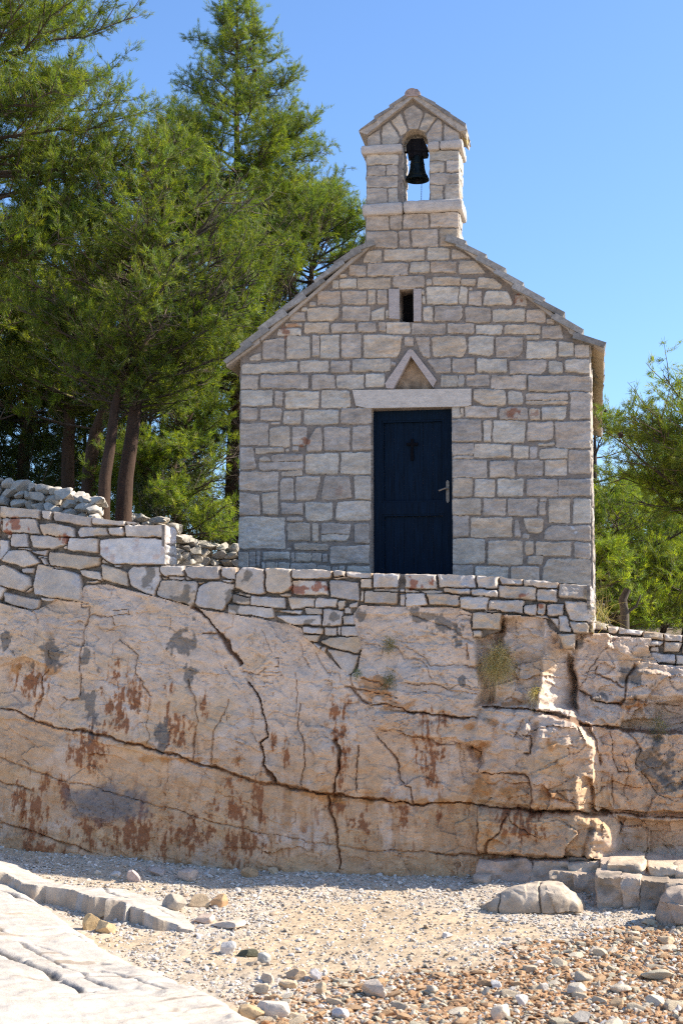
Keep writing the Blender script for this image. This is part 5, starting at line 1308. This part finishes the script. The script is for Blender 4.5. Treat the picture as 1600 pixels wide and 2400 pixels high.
for i, (px, py, w, h, c, lb) in enumerate(ROCKS):
    rock_at("rock", px, py, w, h, np.array(c) * np.array([1, .94, .85]), lb, "rock", 700 + i, boxy=.35, cuts=8 + i % 5, depth=None, rz=((i * 37) % 10 - 5) * .05)

# reclining boulder and the one at the right edge
def boulder(px0, px1, pyt, pyb, profile, depth, seed, label, tones):
    """long rock: an outline profile along its length with a rounded, cut section"""
    a, b = on_beach(px0, pyb), on_beach(px1, pyb)
    n, m = 150, 90
    u = np.linspace(0, 1, n); s = -(np.dot(ROT[:, 2], (a + b) / 2 - CAM)) / FPX
    hgt = np.interp(u, [q[0] for q in profile], [q[1] for q in profile]) * s * .86
    bw = np.interp(u, [0, .08, .3, .7, .93, 1], [.25, .55, .9, 1, .8, .25]) * depth
    th = np.linspace(0, math.pi, m)
    U_, T_ = np.meshgrid(u, th)
    sy = -np.sign(np.cos(T_)) * np.abs(np.cos(T_)) ** .55; sz_ = np.abs(np.sin(T_)) ** .6
    base = a[None, None] + (b - a)[None, None] * U_[..., None]
    x = base[..., 0]; y = base[..., 1] + depth * .35 + sy * bw[None] / 2; z = base[..., 2] - .06 + sz_ * (hgt[None] + .06)
    V = np.stack([x, y, z], -1).reshape(-1, 3)
    nz_ = np.abs(fbm3(V * 4 + seed, 4, seed)); ck = sstep(.035, .0, np.abs(n3(V * np.array([3.2, 2., 2.4]) + seed, seed + 7))); V = V + np.c_[V[:, 0] * 0, ck * .03 + .05 * (_h(np.floor(V[:, 0] * 5 + V[:, 2] * 2), np.floor(V[:, 2] * 6), V[:, 0] * 0, seed) - .5), -ck * .015]; V += np.c_[.02 * fbm3(V * 6, 3, seed + 1), -.05 * nz_ * np.sign(V[:, 1] - y.mean()) * -1 * .6, .018 * fbm3(V * 7 + 3, 3, seed + 2)]
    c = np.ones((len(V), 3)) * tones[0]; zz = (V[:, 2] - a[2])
    c = lerp(c, np.array(tones[1]), (sstep(.16, .02, zz + .05 * fbm3(V * 9, 3, 5)) * .8)[:, None])  # shade on the lower half painted in as a darker tone
    c *= (1 + .12 * fbm3(V * 8, 4, 9))[:, None]; c = lerp(c, c * .5, (ck * .5)[:, None])
    F = grid_faces(m, n).reshape(-1, 4)[:, ::-1]
    o = np_mesh("boulder", V, F, M_rock, None, c, True, 45, origin=(a + b) / 2)
    return tag(o, label, "boulder")
boulder(1124, 1368, 2062, 2138, [(0, 12), (.1, 30), (.14, 40), (.3, 60), (.45, 72), (.7, 76), (.8, 72), (.86, 52), (.93, 44), (.98, 30), (1, 8)], .42, 61, "long low pale boulder lying on the gravel in front of the cliff steps", [(.52, .42, .31), (.31, .235, .16)])
boulder(1540, 1720, 2085, 2172, [(0, 30), (.06, 66), (.14, 88), (.3, 98), (1, 104)], .5, 62, "dark rounded boulder cut off by the right edge of the photo", [(.42, .33, .25), (.30, .235, .17)])

# flat stones of the rusty rubble and small stones of the pale shingle
sr = np.random.default_rng(33)
def sow(n, ok, smin, smax, tones, label, group, name):
    prot = []
    for k in range(6):
        V, F = rock_geo((1, .75, .38), 3, 900 + k + len(name), 9, .06, boxy=.3)
        c = np.array(tones[k % len(tones)]) * np.array([1, .95, .87]) * (1 + .15 * fbm3(V * 5 + k, 3, k))[:, None]
        o = np_mesh(name, V, F, M_rock, None, c, True, 28); prot.append(o)
    i = 0; tries = 0
    while i < n and tries < 20000:
        tries += 1
        x, y = sr.uniform(-3.4, 3.2), sr.uniform(-8.2, -2.0)
        if not ok(x, y): continue
        if i < 6: o = prot[i]
        else:
            o = prot[i % 6].copy(); COL.objects.link(o)
        s = sr.uniform(smin, smax)
        o.scale = (s, s * sr.uniform(.7, 1.1), s * sr.uniform(.7, 1.3)); o.rotation_euler = (sr.normal(0, .18), sr.normal(0, .18), sr.uniform(-.7, .7))
        o.location = (x, y, float(zbeach(np.array([x]), np.array([y]))[0]) + s * .09)
        tag(o, label, "stone", group); i += 1
def in_rust(x, y): return zone_rust(np.array([x]), np.array([y]))[0] > .6
def in_pale(x, y):
    X1, Y1 = np.array([x]), np.array([y])
    return zone_rust(X1, Y1)[0] < .3 and sgn * leftdist(L1, X1, Y1)[0] < -.12 and sg2 * leftdist(L2, X1, Y1)[0] < -.15 and zone_grey(X1, Y1)[0] > sr.random() and y < yref(x, -3) - .5
sow(260, in_rust, .06, .155, [(.50, .42, .31), (.46, .30, .17), (.42, .38, .29), (.56, .49, .39), (.44, .29, .17), (.54, .44, .31)], "flat angular stone in the rust brown rubble at the lower right", "flat stones of the rusty rubble", "flat_stone")
sow(70, in_pale, .045, .09, [(.62, .59, .56), (.54, .50, .45), (.60, .52, .42), (.50, .43, .34), (.64, .58, .50), (.55, .42, .3)], "small angular pale stone on the open beach gravel", "small stones on the pale gravel", "small_stone")
# ================================================================== TREES
def unit(v): return v / (np.linalg.norm(v, axis=-1, keepdims=True) + 1e-9)

def needles(pos, dirs, n, ln, wd, spread, tone, r, tips=None):
    """tufts of n thin blades at pos, pointing about dirs"""
    T = len(pos)
    d = unit(dirs[:, None] * 1.0 + r.normal(0, spread, (T, n, 3)) + np.array([0, 0, .12]))
    L = ln * r.uniform(.6, 1.2, (T, n, 1))
    base = pos[:, None] + r.normal(0, ln * .12, (T, n, 3)) + dirs[:, None] * r.uniform(-.6, .3, (T, n, 1)) * ln
    side = unit(np.cross(d, r.normal(size=(T, n, 3)))) * wd * .5
    tip = base + d * L
    V = np.stack([base - side, base + side, tip], 2).reshape(-1, 3)
    c = np.repeat(np.repeat(tone, n, 0) * r.uniform(.75, 1.3, (T * n, 1)), 3, 0)
    return V, np.arange(len(V)).reshape(-1, 3), c

GREENS = np.array([[.140, .190, .022], [.175, .210, .024], [.095, .150, .026], [.200, .220, .028], [.110, .150, .050]])

def pine(name, base, apex, z0, prof, label, seed, lean=None, n_prim=46, rad=.14, tuft=1.0, group=None, dens=1.0, up=.35, nlen=.088, nwid=.0072, greens=GREENS, cone=0, dirs=None, trunk_pts=None, elong=(1, 1), dead=0, gaps=-.22):
    """prof: list of (fraction of crown height, radius)"""
    r = np.random.default_rng(seed)
    base, apex = np.array(base, float), np.array(apex, float)
    t = thing(name, base, label, "tree", group)
    if trunk_pts is None:
        k = np.linspace(0, 1, 14)
        pts = base[None] * (1 - k)[:, None] + apex[None] * k[:, None]
        bend = np.array([r.normal(0, .18), r.normal(0, .18), 0]) if lean is None else np.array([*lean, 0])
        pts = pts + np.sin(k * math.pi)[:, None] * bend + np.c_[.05 * n2(k * 5, k * 0, seed), .05 * n2(k * 5, k * 0 + 3, seed), k * 0]
    else:
        tp = np.array(trunk_pts, float); q = np.linspace(0, 1, len(tp)); k = np.linspace(0, 1, 20)
        pts = np.stack([np.interp(k, q, tp[:, i]) for i in range(3)], 1)
        pts[:, :2] += .03 * np.c_[n2(k * 7, k * 0, seed), n2(k * 7, k * 0 + 3, seed)]
    H = apex[2] - base[2]
    tr = MB()
    tr.tube(pts, rad * (1 - k) ** .8 * (1 + .5 * np.exp(-k * 25)) + .008, 12, (.075, .045, .03))
    br = MB()
    tp_, td, tw = [], [], []
    def path(p0, d, L, curve, n=6):
        q = np.linspace(0, 1, n)[:, None]
        return p0 + d * L * q + np.array([0, 0, 1.]) * curve * L * q ** 2 + r.normal(0, .018 * L, (n, 3)) * q
    hs = np.sort(1 - r.random(n_prim) ** 1.15) if n_prim > 8 else np.linspace(.1, .95, n_prim)
    az = r.uniform(0, 6.28)
    zc = z0
    fr = np.array([p[0] for p in prof]); rr = np.array([p[1] for p in prof])
    for i, h in enumerate(hs):
        z = zc + h * (apex[2] - zc)
        kk = (z - base[2]) / H; p0 = np.array([np.interp(kk, k, pts[:, j]) for j in range(3)])
        az += 2.4 + r.normal(0, .35)
        if dirs is not None: az = dirs[0] + r.normal(0, dirs[1])
        L = np.interp(h, fr, rr) * r.uniform(.68, 1.12)
        if L < .12: L = .12
        el = up * (1.25 if h > .8 else 1) + r.normal(0, .12) + .25 * h
        d = unit(np.array([math.cos(az) * elong[0], math.sin(az) * elong[1], math.tan(np.clip(el, -.5, 1.0)) * .9]))
        pp = path(p0 - np.array([0, 0, d[2] * L * .35]), d, L, r.uniform(.02, .18), 8)
        r0 = min(rad * .35, .008 + L * .009)
        br.tube(pp, np.linspace(r0, .006, 8), 6, (.085, .064, .05), False)
        if dead and h < dead: continue
        ns = max(4, int(L * 8 * dens))
        for j in range(ns):
            s = .26 + .74 * (j + r.random()) / ns
            q0 = np.array([np.interp(s * 7, np.arange(8), pp[:, c]) for c in range(3)])
            sgn_ = 1 if (j % 2) else -1
            tang = unit(pp[-1] - pp[0]); lat = unit(np.cross(tang, np.array([0, 0, 1.]))) * sgn_
            d2 = unit(tang * r.uniform(.5, 1.0) + lat * r.uniform(.3, 1.0) + np.array([0, 0, r.uniform(-.4, .8)]))
            L2 = (.16 + .34 * L * (1 - s * .55)) * r.uniform(.6, 1.15); L2 = min(L2, 1.1)
            p2 = path(q0, d2, L2, r.uniform(.05, .35), 5)
            br.tube(p2, np.linspace(.4 * r0 * (1 - .5 * s) + .003, .0025, 5), 4, (.125, .095, .072), False)
            nt = max(4, int(L2 * 15 * dens))
            s2 = .12 + .88 * (np.arange(nt) + r.random(nt)) / nt
            q1 = np.stack([np.interp(s2 * 4, np.arange(5), p2[:, c]) for c in range(3)], 1)
            d3 = unit(d2 * .45 + r.normal(0, .8, (nt, 3)) + np.array([0, 0, .3]))
            L3 = r.uniform(.05, .24, (nt, 1)); e = q1 + d3 * L3
            for m in range(0, nt, 3): br.tube(np.stack([q1[m], e[m]]), .002, 3, (.26, .21, .165) if r.random() < .3 else (.13, .10, .075), False)
            for w in (.3, .55, .8, 1.0):
                tp_.append(q1 + d3 * L3 * w + r.normal(0, .02, (nt, 3))); td.append(d3); tw.append(np.full(nt, 1 if w == 1.0 else 0))
    tr.build("trunk", M_bark, t, True)
    br.build("branches", M_bark, t, True)
    tp_, td, tw = np.concatenate(tp_), np.concatenate(td), np.concatenate(tw)
    nz_ = n3(tp_ * np.array([1.25, 1.25, 1.6]), seed + 3) + .45 * n3(tp_ * 3.4, seed + 4)
    kp_ = nz_ > gaps
    tp_, td, tw = tp_[kp_], td[kp_], tw[kp_]
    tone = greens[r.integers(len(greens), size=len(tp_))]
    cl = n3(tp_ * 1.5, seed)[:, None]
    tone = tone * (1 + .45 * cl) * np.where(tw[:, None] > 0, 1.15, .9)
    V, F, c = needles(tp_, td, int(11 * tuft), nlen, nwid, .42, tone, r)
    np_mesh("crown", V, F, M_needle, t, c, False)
    if cone:
        pk = tp_[r.integers(len(tp_), size=cone)]
        for q in pk:
            m2 = MB(); ln = r.uniform(.06, .085)
            m2.lathe((0, 0, 0), [(0, 0), (ln * .3, ln * .1), (ln * .42, ln * .35), (ln * .36, ln * .65), (ln * .18, ln * .95), (0, ln)], 8, (.06, .04, .032))
            co = m2.build("pine_cone", M_bark, None, True); co.parent = t; co.matrix_parent_inverse = Matrix.Translation(-t.location)
            co.location = Vector(q - np.array([0, 0, .04])); co.rotation_euler = (r.uniform(1.5, 3.1), 0, r.uniform(0, 6))
    return t, len(V) // 3

def G(px, py, y): return at(px, py, y)
def gz(p):
    q = np.array(p, float); q[2] = float(zup(np.array([q[0]]), np.array([q[1]]))[0]) - .05; return q
ntri = 0
def addp(*a, **k):
    global ntri
    t, n = pine(*a, **k); ntri += n; return t

# big pine at the upper left, trunk outside the picture
b = gz(G(-130, 1200, 3.0)); a = G(-90, -420, 3.0)
addp("pine_tree", b, a, G(0, 640, 3.0)[2], [(0, 2.6), (.12, 2.8), (.27, 2.95), (.40, 2.9), (.55, 2.15), (.7, 1.6), (1, .3)], "tall spreading pine filling the upper left corner of the picture", 11, n_prim=150, rad=.24, dens=1.0, up=.06, gaps=-.9)
# tall pointed pine
b = gz(G(540, 1200, 11.0)); a = G(551, -8, 11.0)
addp("pine_tree", b, a, G(540, 640, 11.0)[2], [(0, 2.15), (.2, 2.15), (.37, 1.85), (.52, 1.5), (.68, 1.05), (.83, .68), (.94, .36), (1, .12)], "tall pointed pine standing against the sky left of the bell gable", 12, n_prim=90, rad=.15, lean=(.1, 0), dens=1.3, cone=20, up=.2, gaps=-.95)
# two leaning trunks
y = 3.6; b = gz(G(283, 1205, y)); tp = [b, G(290, 1130, y), G(312, 1010, y), G(322, 900, y), G(345, 760, y + .1), G(372, 620, y + .2), G(385, 480, y + .3), G(400, 330, y + .4)]
addp("pine_tree", b, tp[-1], G(340, 1020, y)[2], [(0, .8), (.15, 1.4), (.3, 2.1), (.6, 1.8), (.85, 1.1), (1, .3)], "pine with the thicker right one of two leaning trunks behind the stepped wall", 13, n_prim=96, rad=.118, up=.2, trunk_pts=tp, dens=.85)
y = 3.3; b = gz(G(243, 1200, y)); tp = [b, G(248, 1130, y), G(266, 1030, y), G(272, 960, y), G(290, 870, y), G(310, 780, y), G(325, 680, y), G(300, 560, y - .1)]
addp("pine_tree", b, tp[-1], G(290, 1020, y)[2], [(0, .7), (.2, 1.2), (.45, 1.9), (.75, 1.4), (1, .4)], "pine with the thinner left one of two leaning trunks behind the stepped wall", 14, n_prim=48, rad=.09, trunk_pts=tp, dens=.85, up=.15)
# pine spreading behind the left roof slope
b = gz(G(690, 1200, 9.5)); a = G(765, 470, 9.5)
addp("pine_tree", b, a, G(700, 900, 9.5)[2], [(0, 2.6), (.3, 2.6), (.55, 1.95), (.8, 1.05), (1, .22)], "pine rising directly behind the left roof slope of the chapel", 15, n_prim=76, rad=.12, dens=1.0, up=.25, gaps=-.35)
b = gz(G(590, 1200, 10.0)); a = G(600, 520, 10.0)
addp("pine_tree", b, a, G(560, 1060, 10.0)[2], [(0, 2.1), (.3, 2.6), (.7, 1.9), (1, .5)], "bushy pine behind the left wall of the chapel, below the pointed pine", 16, n_prim=56, rad=.12, dens=.9)
# darker pines further back on the left
for px, py0, pyt, yy, w, sd, lb, tp in (
    (205, 1150, 640, 6.5, 2.2, 17, "shaded pine with a pale side-lit trunk left of the two leaning trunks", [(205, 1160), (210, 1090), (225, 1010), (245, 940), (262, 860), (290, 760), (300, 640)]),
    (165, 1140, 560, 8.5, 2.6, 18, "dark upright pine trunk in the shade behind the low rubble wall", [(165, 1150), (160, 1050), (165, 950), (170, 840), (180, 700), (190, 560)]),
    (48, 1130, 560, 9.5, 2.8, 19, "slim shaded pine at the far left behind the rubble wall", [(48, 1140), (55, 1060), (75, 980), (60, 860), (50, 700), (60, 560)]),
    (-120, 1130, 600, 7.5, 2.6, 20, "shaded pine at the left margin beyond the rubble wall", [(-120, 1140), (-110, 1000), (-90, 800), (-80, 600)]),
    (330, 1140, 640, 12.0, 3.0, 27, "distant pine in the gap between the trunks and the chapel", [(330, 1150), (335, 1000), (340, 800), (350, 640)])):
    P_ = [G(q[0], q[1], yy) for q in tp]; P_[0] = gz(P_[0])
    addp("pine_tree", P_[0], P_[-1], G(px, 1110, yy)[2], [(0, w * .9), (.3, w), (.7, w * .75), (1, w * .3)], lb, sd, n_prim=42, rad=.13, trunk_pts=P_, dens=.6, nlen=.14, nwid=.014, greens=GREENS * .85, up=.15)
for px, yy, pyt, w, sd, lb in ((70, 11., 830, 2.2, 34, "dark low pine filling the space between the trunks at the far left"), (215, 12., 850, 2.2, 35, "dark low pine seen between the upright trunk and the leaning trunks"), (370, 13., 860, 2.2, 36, "dark low pine in the gap right of the leaning trunks"), (-90, 10., 840, 2.2, 37, "dark low pine at the left margin behind the rubble wall")):
    b = gz(G(px, 1200, yy)); a = G(px, pyt, yy)
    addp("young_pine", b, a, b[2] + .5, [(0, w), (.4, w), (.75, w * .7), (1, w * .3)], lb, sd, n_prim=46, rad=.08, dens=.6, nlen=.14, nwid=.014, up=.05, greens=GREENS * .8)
# right hand pines
y = 2.5; b = gz(G(1760, 1500, y)); a = G(1755, 965, y)
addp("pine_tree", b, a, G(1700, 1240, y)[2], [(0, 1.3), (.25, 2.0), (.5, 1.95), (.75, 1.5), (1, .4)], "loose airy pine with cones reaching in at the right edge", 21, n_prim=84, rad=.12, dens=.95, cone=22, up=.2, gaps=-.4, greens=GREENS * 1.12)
y = 9.0; b = gz(G(1470, 1500, y)); a = G(1400, 985, y)
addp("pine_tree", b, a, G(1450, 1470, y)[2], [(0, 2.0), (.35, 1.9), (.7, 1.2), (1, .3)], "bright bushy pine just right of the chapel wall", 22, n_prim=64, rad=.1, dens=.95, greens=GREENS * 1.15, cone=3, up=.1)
y = 12.0; b = gz(G(1610, 1500, y)); a = G(1600, 1090, y)
addp("pine_tree", b, a, G(1600, 1480, y)[2], [(0, 2.2), (.4, 2.0), (.75, 1.3), (1, .3)], "bushy pine further back at the lower right edge", 23, n_prim=60, rad=.11, dens=.9, up=.1)
y = 16.; b = gz(G(1500, 1480, y)); a = G(1500, 1130, y)
addp("pine_tree", b, a, G(1500, 1450, y)[2], [(0, 2.2), (.4, 2.4), (.75, 1.6), (1, .3)], "distant pine between the two bushy pines on the right", 24, n_prim=60, rad=.11, dens=.7, nlen=.14, nwid=.013, up=.1)
y = 7.; b = gz(G(1540, 1490, y)); a = G(1560, 1310, y)
addp("young_pine", b, a, b[2] + .15, [(0, 1.2), (.5, 1.0), (1, .2)], "low young pine above the low wall on the right", 25, n_prim=36, rad=.05, dens=1.0, up=.1, greens=GREENS * 1.1)
y = 6.; b = gz(G(1420, 1490, y)); a = G(1420, 1290, y)
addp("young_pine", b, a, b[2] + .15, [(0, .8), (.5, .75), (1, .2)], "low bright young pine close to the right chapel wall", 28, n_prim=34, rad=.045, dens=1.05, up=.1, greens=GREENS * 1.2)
y = 8.; b = gz(G(1690, 1490, y)); a = G(1680, 1280, y)
addp("young_pine", b, a, b[2] + .15, [(0, 1.2), (.5, 1.0), (1, .2)], "low young pine cut off by the right edge above the low wall", 29, n_prim=34, rad=.05, dens=.95, up=.1)
y = 4.5; b = gz(G(1462, 1490, y)); tp = [b, G(1463, 1440, y), G(1458, 1405, y), G(1470, 1380, y)]
sn = MB(); sn.tube(np.array(tp), [.07, .06, .06, .045], 10, (.10, .08, .065)); sn.tube([tp[1], G(1490, 1420, y), G(1500, 1395, y)], [.02, .016, .01], 6, (.12, .1, .08))
st_ = thing("tree_stump", b, "short dark broken tree stump above the low wall on the right", "stump"); sn.build("trunk", M_bark, st_, True)
# bright low pine and olive-like shrub between the trunks and the chapel
y = 7.4; b = gz(G(480, 1290, y)); a = G(470, 935, y)
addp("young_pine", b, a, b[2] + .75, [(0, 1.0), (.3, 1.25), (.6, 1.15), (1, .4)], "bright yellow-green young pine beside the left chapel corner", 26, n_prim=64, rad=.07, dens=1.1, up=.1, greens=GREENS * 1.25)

def shrub(name, c, rx, ry, rz, n, tone, label, seed, leaf=(.035, .009), stems=14):
    r = np.random.default_rng(seed); c = np.array(c, float); b = c.copy(); b[2] -= rz
    t = thing(name, b, label, "shrub")
    br = MB(); pos = []; dr = []
    for i in range(stems):
        u = unit(r.normal(size=3)); u[2] = abs(u[2]) * .9
        e = c + u * np.array([rx, ry, rz]) * r.uniform(.6, 1)
        m = b * .5 + e * .5 + r.normal(0, .08, 3); pp = np.stack([b + r.normal(0, .06, 3) * [1, 1, 0], m, e]); br.tube(pp, [.018, .012, .004], 5, (.16, .13, .1), False)
        for j in range(int(n / stems)):
            s = r.uniform(.25, 1.0); q = (m + (e - m) * (s * 2 - 1)) if s > .5 else b + (m - b) * s * 2
            d = unit(r.normal(size=3) + [0, 0, .5]); L = r.uniform(.05, .34) * min(1, rx)
            pos.append(q + d * L); dr.append(d)
    br.build("stems", M_bark, t, True)
    pos, dr = np.array(pos), np.array(dr)
    tn = np.array(tone)[None] * r.uniform(.7, 1.3, (len(pos), 1))
    V, F, cc = needles(pos, dr, 5, leaf[0], leaf[1], .8, tn, r)
    np_mesh("foliage", V, F, M_leaf, t, cc, False); return t
p = G(400, 1150, 6.6); shrub("olive_shrub", p, .95, .6, .7, 3600, (.085, .105, .055), "grey-green olive-like shrub between the leaning trunks and the young pine", 31)
p = G(480, 1215, 7.2); shrub("olive_shrub", p, .7, .5, .5, 2400, (.07, .09, .05), "grey-green shrub behind the sunlit rubble wall near the chapel corner", 32)
for px, py, y, s, sd in ((60, 1060, 9.0, 1.7, 41), (310, 1060, 10.0, 1.7, 42), (540, 1180, 11.0, 1.3, 43)):
    p = G(px, py, y); shrub("undergrowth_bush", p, s * 1.5, .8, s * .8, 6000, (.05, .075, .025), {41: "dark green bush behind the rubble wall at the far left", 42: "dark bush filling the gap behind the leaning trunks", 43: "dark bush close behind the left chapel corner"}[sd], sd, (.07, .012))

# ---- rubble walls behind
def rubble(name, path, h, label, seed, size=.2, thick=.4):
    r = np.random.default_rng(seed); mb = MB()
    P_ = np.array(path, float); seg = np.r_[0, np.cumsum(np.linalg.norm(np.diff(P_[:, :2], axis=0), axis=1))]
    n_rows = int(h / (size * .62)) + 1
    for row in range(n_rows):
        s = r.uniform(0, size)
        while s < seg[-1]:
            w = size * r.uniform(.7, 1.5)
            for side in (0, 1):
                c = np.array([np.interp(s + w / 2, seg, P_[:, i]) for i in range(3)])
                hh = np.interp(s, seg, np.linspace(h, h, len(seg)))
                c[2] += (row + .5) * size * .62 - .02; c[1] += side * thick * .55 + r.normal(0, .03); c[0] += r.normal(0, .02)
                V, F = rock_geo((w * 1.12, size * 1.25, size * r.uniform(.6, .95)), 3, int(r.integers(1e6)), 10, .07, boxy=.5)
                a = r.normal(0, .2); V = np.c_[V[:, 0] * math.cos(a) - V[:, 2] * math.sin(a), V[:, 1], V[:, 0] * math.sin(a) + V[:, 2] * math.cos(a)]
                mb.add(V + c, F, np.array([.55, .49, .415]) * r.uniform(.82, 1.08) )
            s += w * .95
    o = mb.build(name, M_wall, None, True, 30); return tag(o, label, "stone wall")
def gp(px, pyt, y, h):
    p = G(px, pyt, y); p[2] -= h; return p
rubble("rubble_wall", [gp(-330, 1100, 3.4, 1.3), gp(0, 1128, 3.0, 1.3), gp(120, 1146, 2.8, 1.3), gp(222, 1172, 2.6, 1.3)], 1.3, "grey dry rubble wall behind the stepped wall at the far left", 51, .2)
rubble("rubble_wall", [gp(290, 1205, 5.6, .95), gp(390, 1216, 5.9, .95), gp(425, 1258, 6.2, .95), gp(480, 1274, 6.5, .95), gp(680, 1292, 7.0, .95)], .98, "sunlit rough rubble wall between the stepped wall and the chapel corner", 52, .2)

# ---- grass tufts on the rock
def grass(name, px, py, off, n, ln, label, seed, tone=(.55, .43, .20), wid=.004, drop=.3, spread=.06, up=.35, tall=0):
    r = np.random.default_rng(seed); k = K(px, py); c = np.array([k[0], yref(*k) - off, k[1]])
    pos = c + r.normal(0, 1, (n, 3)) * np.array([spread, .04, spread * 1.2])
    V = []; C_ = []
    d = unit(np.c_[r.normal(0, .55, n), -np.abs(r.normal(.5, .35, n)), r.normal(up, .55, n)])
    L = ln * r.uniform(.45, 1.2, n); q = np.linspace(0, 1, 5)
    side = unit(np.cross(d, r.normal(size=(n, 3))))
    pts = pos[:, None] + d[:, None] * (L[:, None] * q)[..., None] + np.array([0, 0, -1.]) * (drop * L[:, None] * q ** 2)[..., None]
    w = wid * (1 - q * .85) / 2
    A = pts - side[:, None] * w[None, :, None]; B = pts + side[:, None] * w[None, :, None]
    V = np.stack([A, B], 2).reshape(n, 10, 3)
    f = np.array([[0, 1, 3, 2], [2, 3, 5, 4], [4, 5, 7, 6], [6, 7, 9, 8]])
    F = (f[None] + (np.arange(n) * 10)[:, None, None]).reshape(-1, 4)
    t = np.array(tone) * r.uniform(.6, 1.35, (n, 1)); g = r.random(n) < .12; t[g] = np.array([.16, .19, .05]) * r.uniform(.7, 1.2, (g.sum(), 1))
    o = np_mesh(name, V.reshape(-1, 3), F, M_grass, None, np.repeat(t, 10, 0), False, origin=c)
    return tag(o, label, "grass tuft")
grass("dry_grass", 1166, 1550, .0, 1300, .18, "large shaggy tuft of straw-coloured grass hanging in the rock cleft below the terrace", 61, spread=.062, up=.15, drop=.75)
tg = bpy.data.objects[-1] if False else None
grass("grass_tuft", 1255, 1625, .06, 260, .13, "small straw tuft below and right of the large hanging grass", 62, spread=.03, drop=.5)
grass("grass_tuft", 915, 1512, .03, 200, .09, "green-brown grass tuft sprouting under the top ledge of the cliff", 63, tone=(.22, .19, .08), spread=.03, drop=.4)
grass("grass_tuft", 912, 1590, .03, 150, .10, "sparse dark grass hanging from the middle crack left of the large tuft", 64, tone=(.17, .16, .07), spread=.035, up=0, drop=.8)
grass("grass_tuft", 838, 1580, .03, 110, .08, "little green tuft in the corner below the stacked wall stones", 65, tone=(.13, .17, .05), spread=.02)
grass("dry_grass", 1405, 1452, .0, 120, .34, "tall thin dry stalks at the right corner of the terrace wall", 66, spread=.06, up=1.2, drop=.25, wid=.003, tone=(.42, .33, .16))
grass("grass_tuft", 1545, 1700, -.15, 260, .12, "dull grass tuft in the dark crevice at the right", 67, tone=(.2, .17, .08), spread=.05, drop=.5)

print("needle triangles", ntri)
# ================================================================== LIGHT
SUN_EL, SUN_BEHIND = R(37), R(16.5)   # sun low on the right, a little behind the chapel front
sd = Vector((math.cos(SUN_BEHIND) * math.cos(SUN_EL), math.sin(SUN_BEHIND) * math.cos(SUN_EL), math.sin(SUN_EL)))
sl = bpy.data.lights.new("sun", 'SUN'); sl.energy = 5.0; sl.angle = R(.55); sl.color = (1, .93, .82)
so = bpy.data.objects.new("sun", sl); COL.objects.link(so)
so.rotation_euler = (-sd).to_track_quat('-Z', 'Y').to_euler(); so.location = sd * 30
w = bpy.data.worlds.new("World"); scene.world = w; w.use_nodes = True
nt = w.node_tree
bg = nt.nodes.get("Background") or nt.nodes.new("ShaderNodeBackground")
sky = nt.nodes.new("ShaderNodeTexSky"); sky.sky_type = 'NISHITA'; sky.sun_disc = False
sky.sun_elevation = SUN_EL
sky.sun_rotation = math.atan2(sd.x, sd.y)
sky.air_density = 1.0; sky.dust_density = 1.0; sky.ozone_density = 8.0; sky.altitude = 0
nt.links.new(sky.outputs[0], bg.inputs[0]); bg.inputs[1].default_value = .15
vs = scene.view_settings
vs.view_transform = 'Standard'; vs.look = 'None'; vs.exposure = .85; vs.gamma = 1.0; vs.use_curve_mapping = False
scene.cycles.use_denoising = False
scene.cycles.filter_width = 1.2
scene.cycles.max_bounces = 8
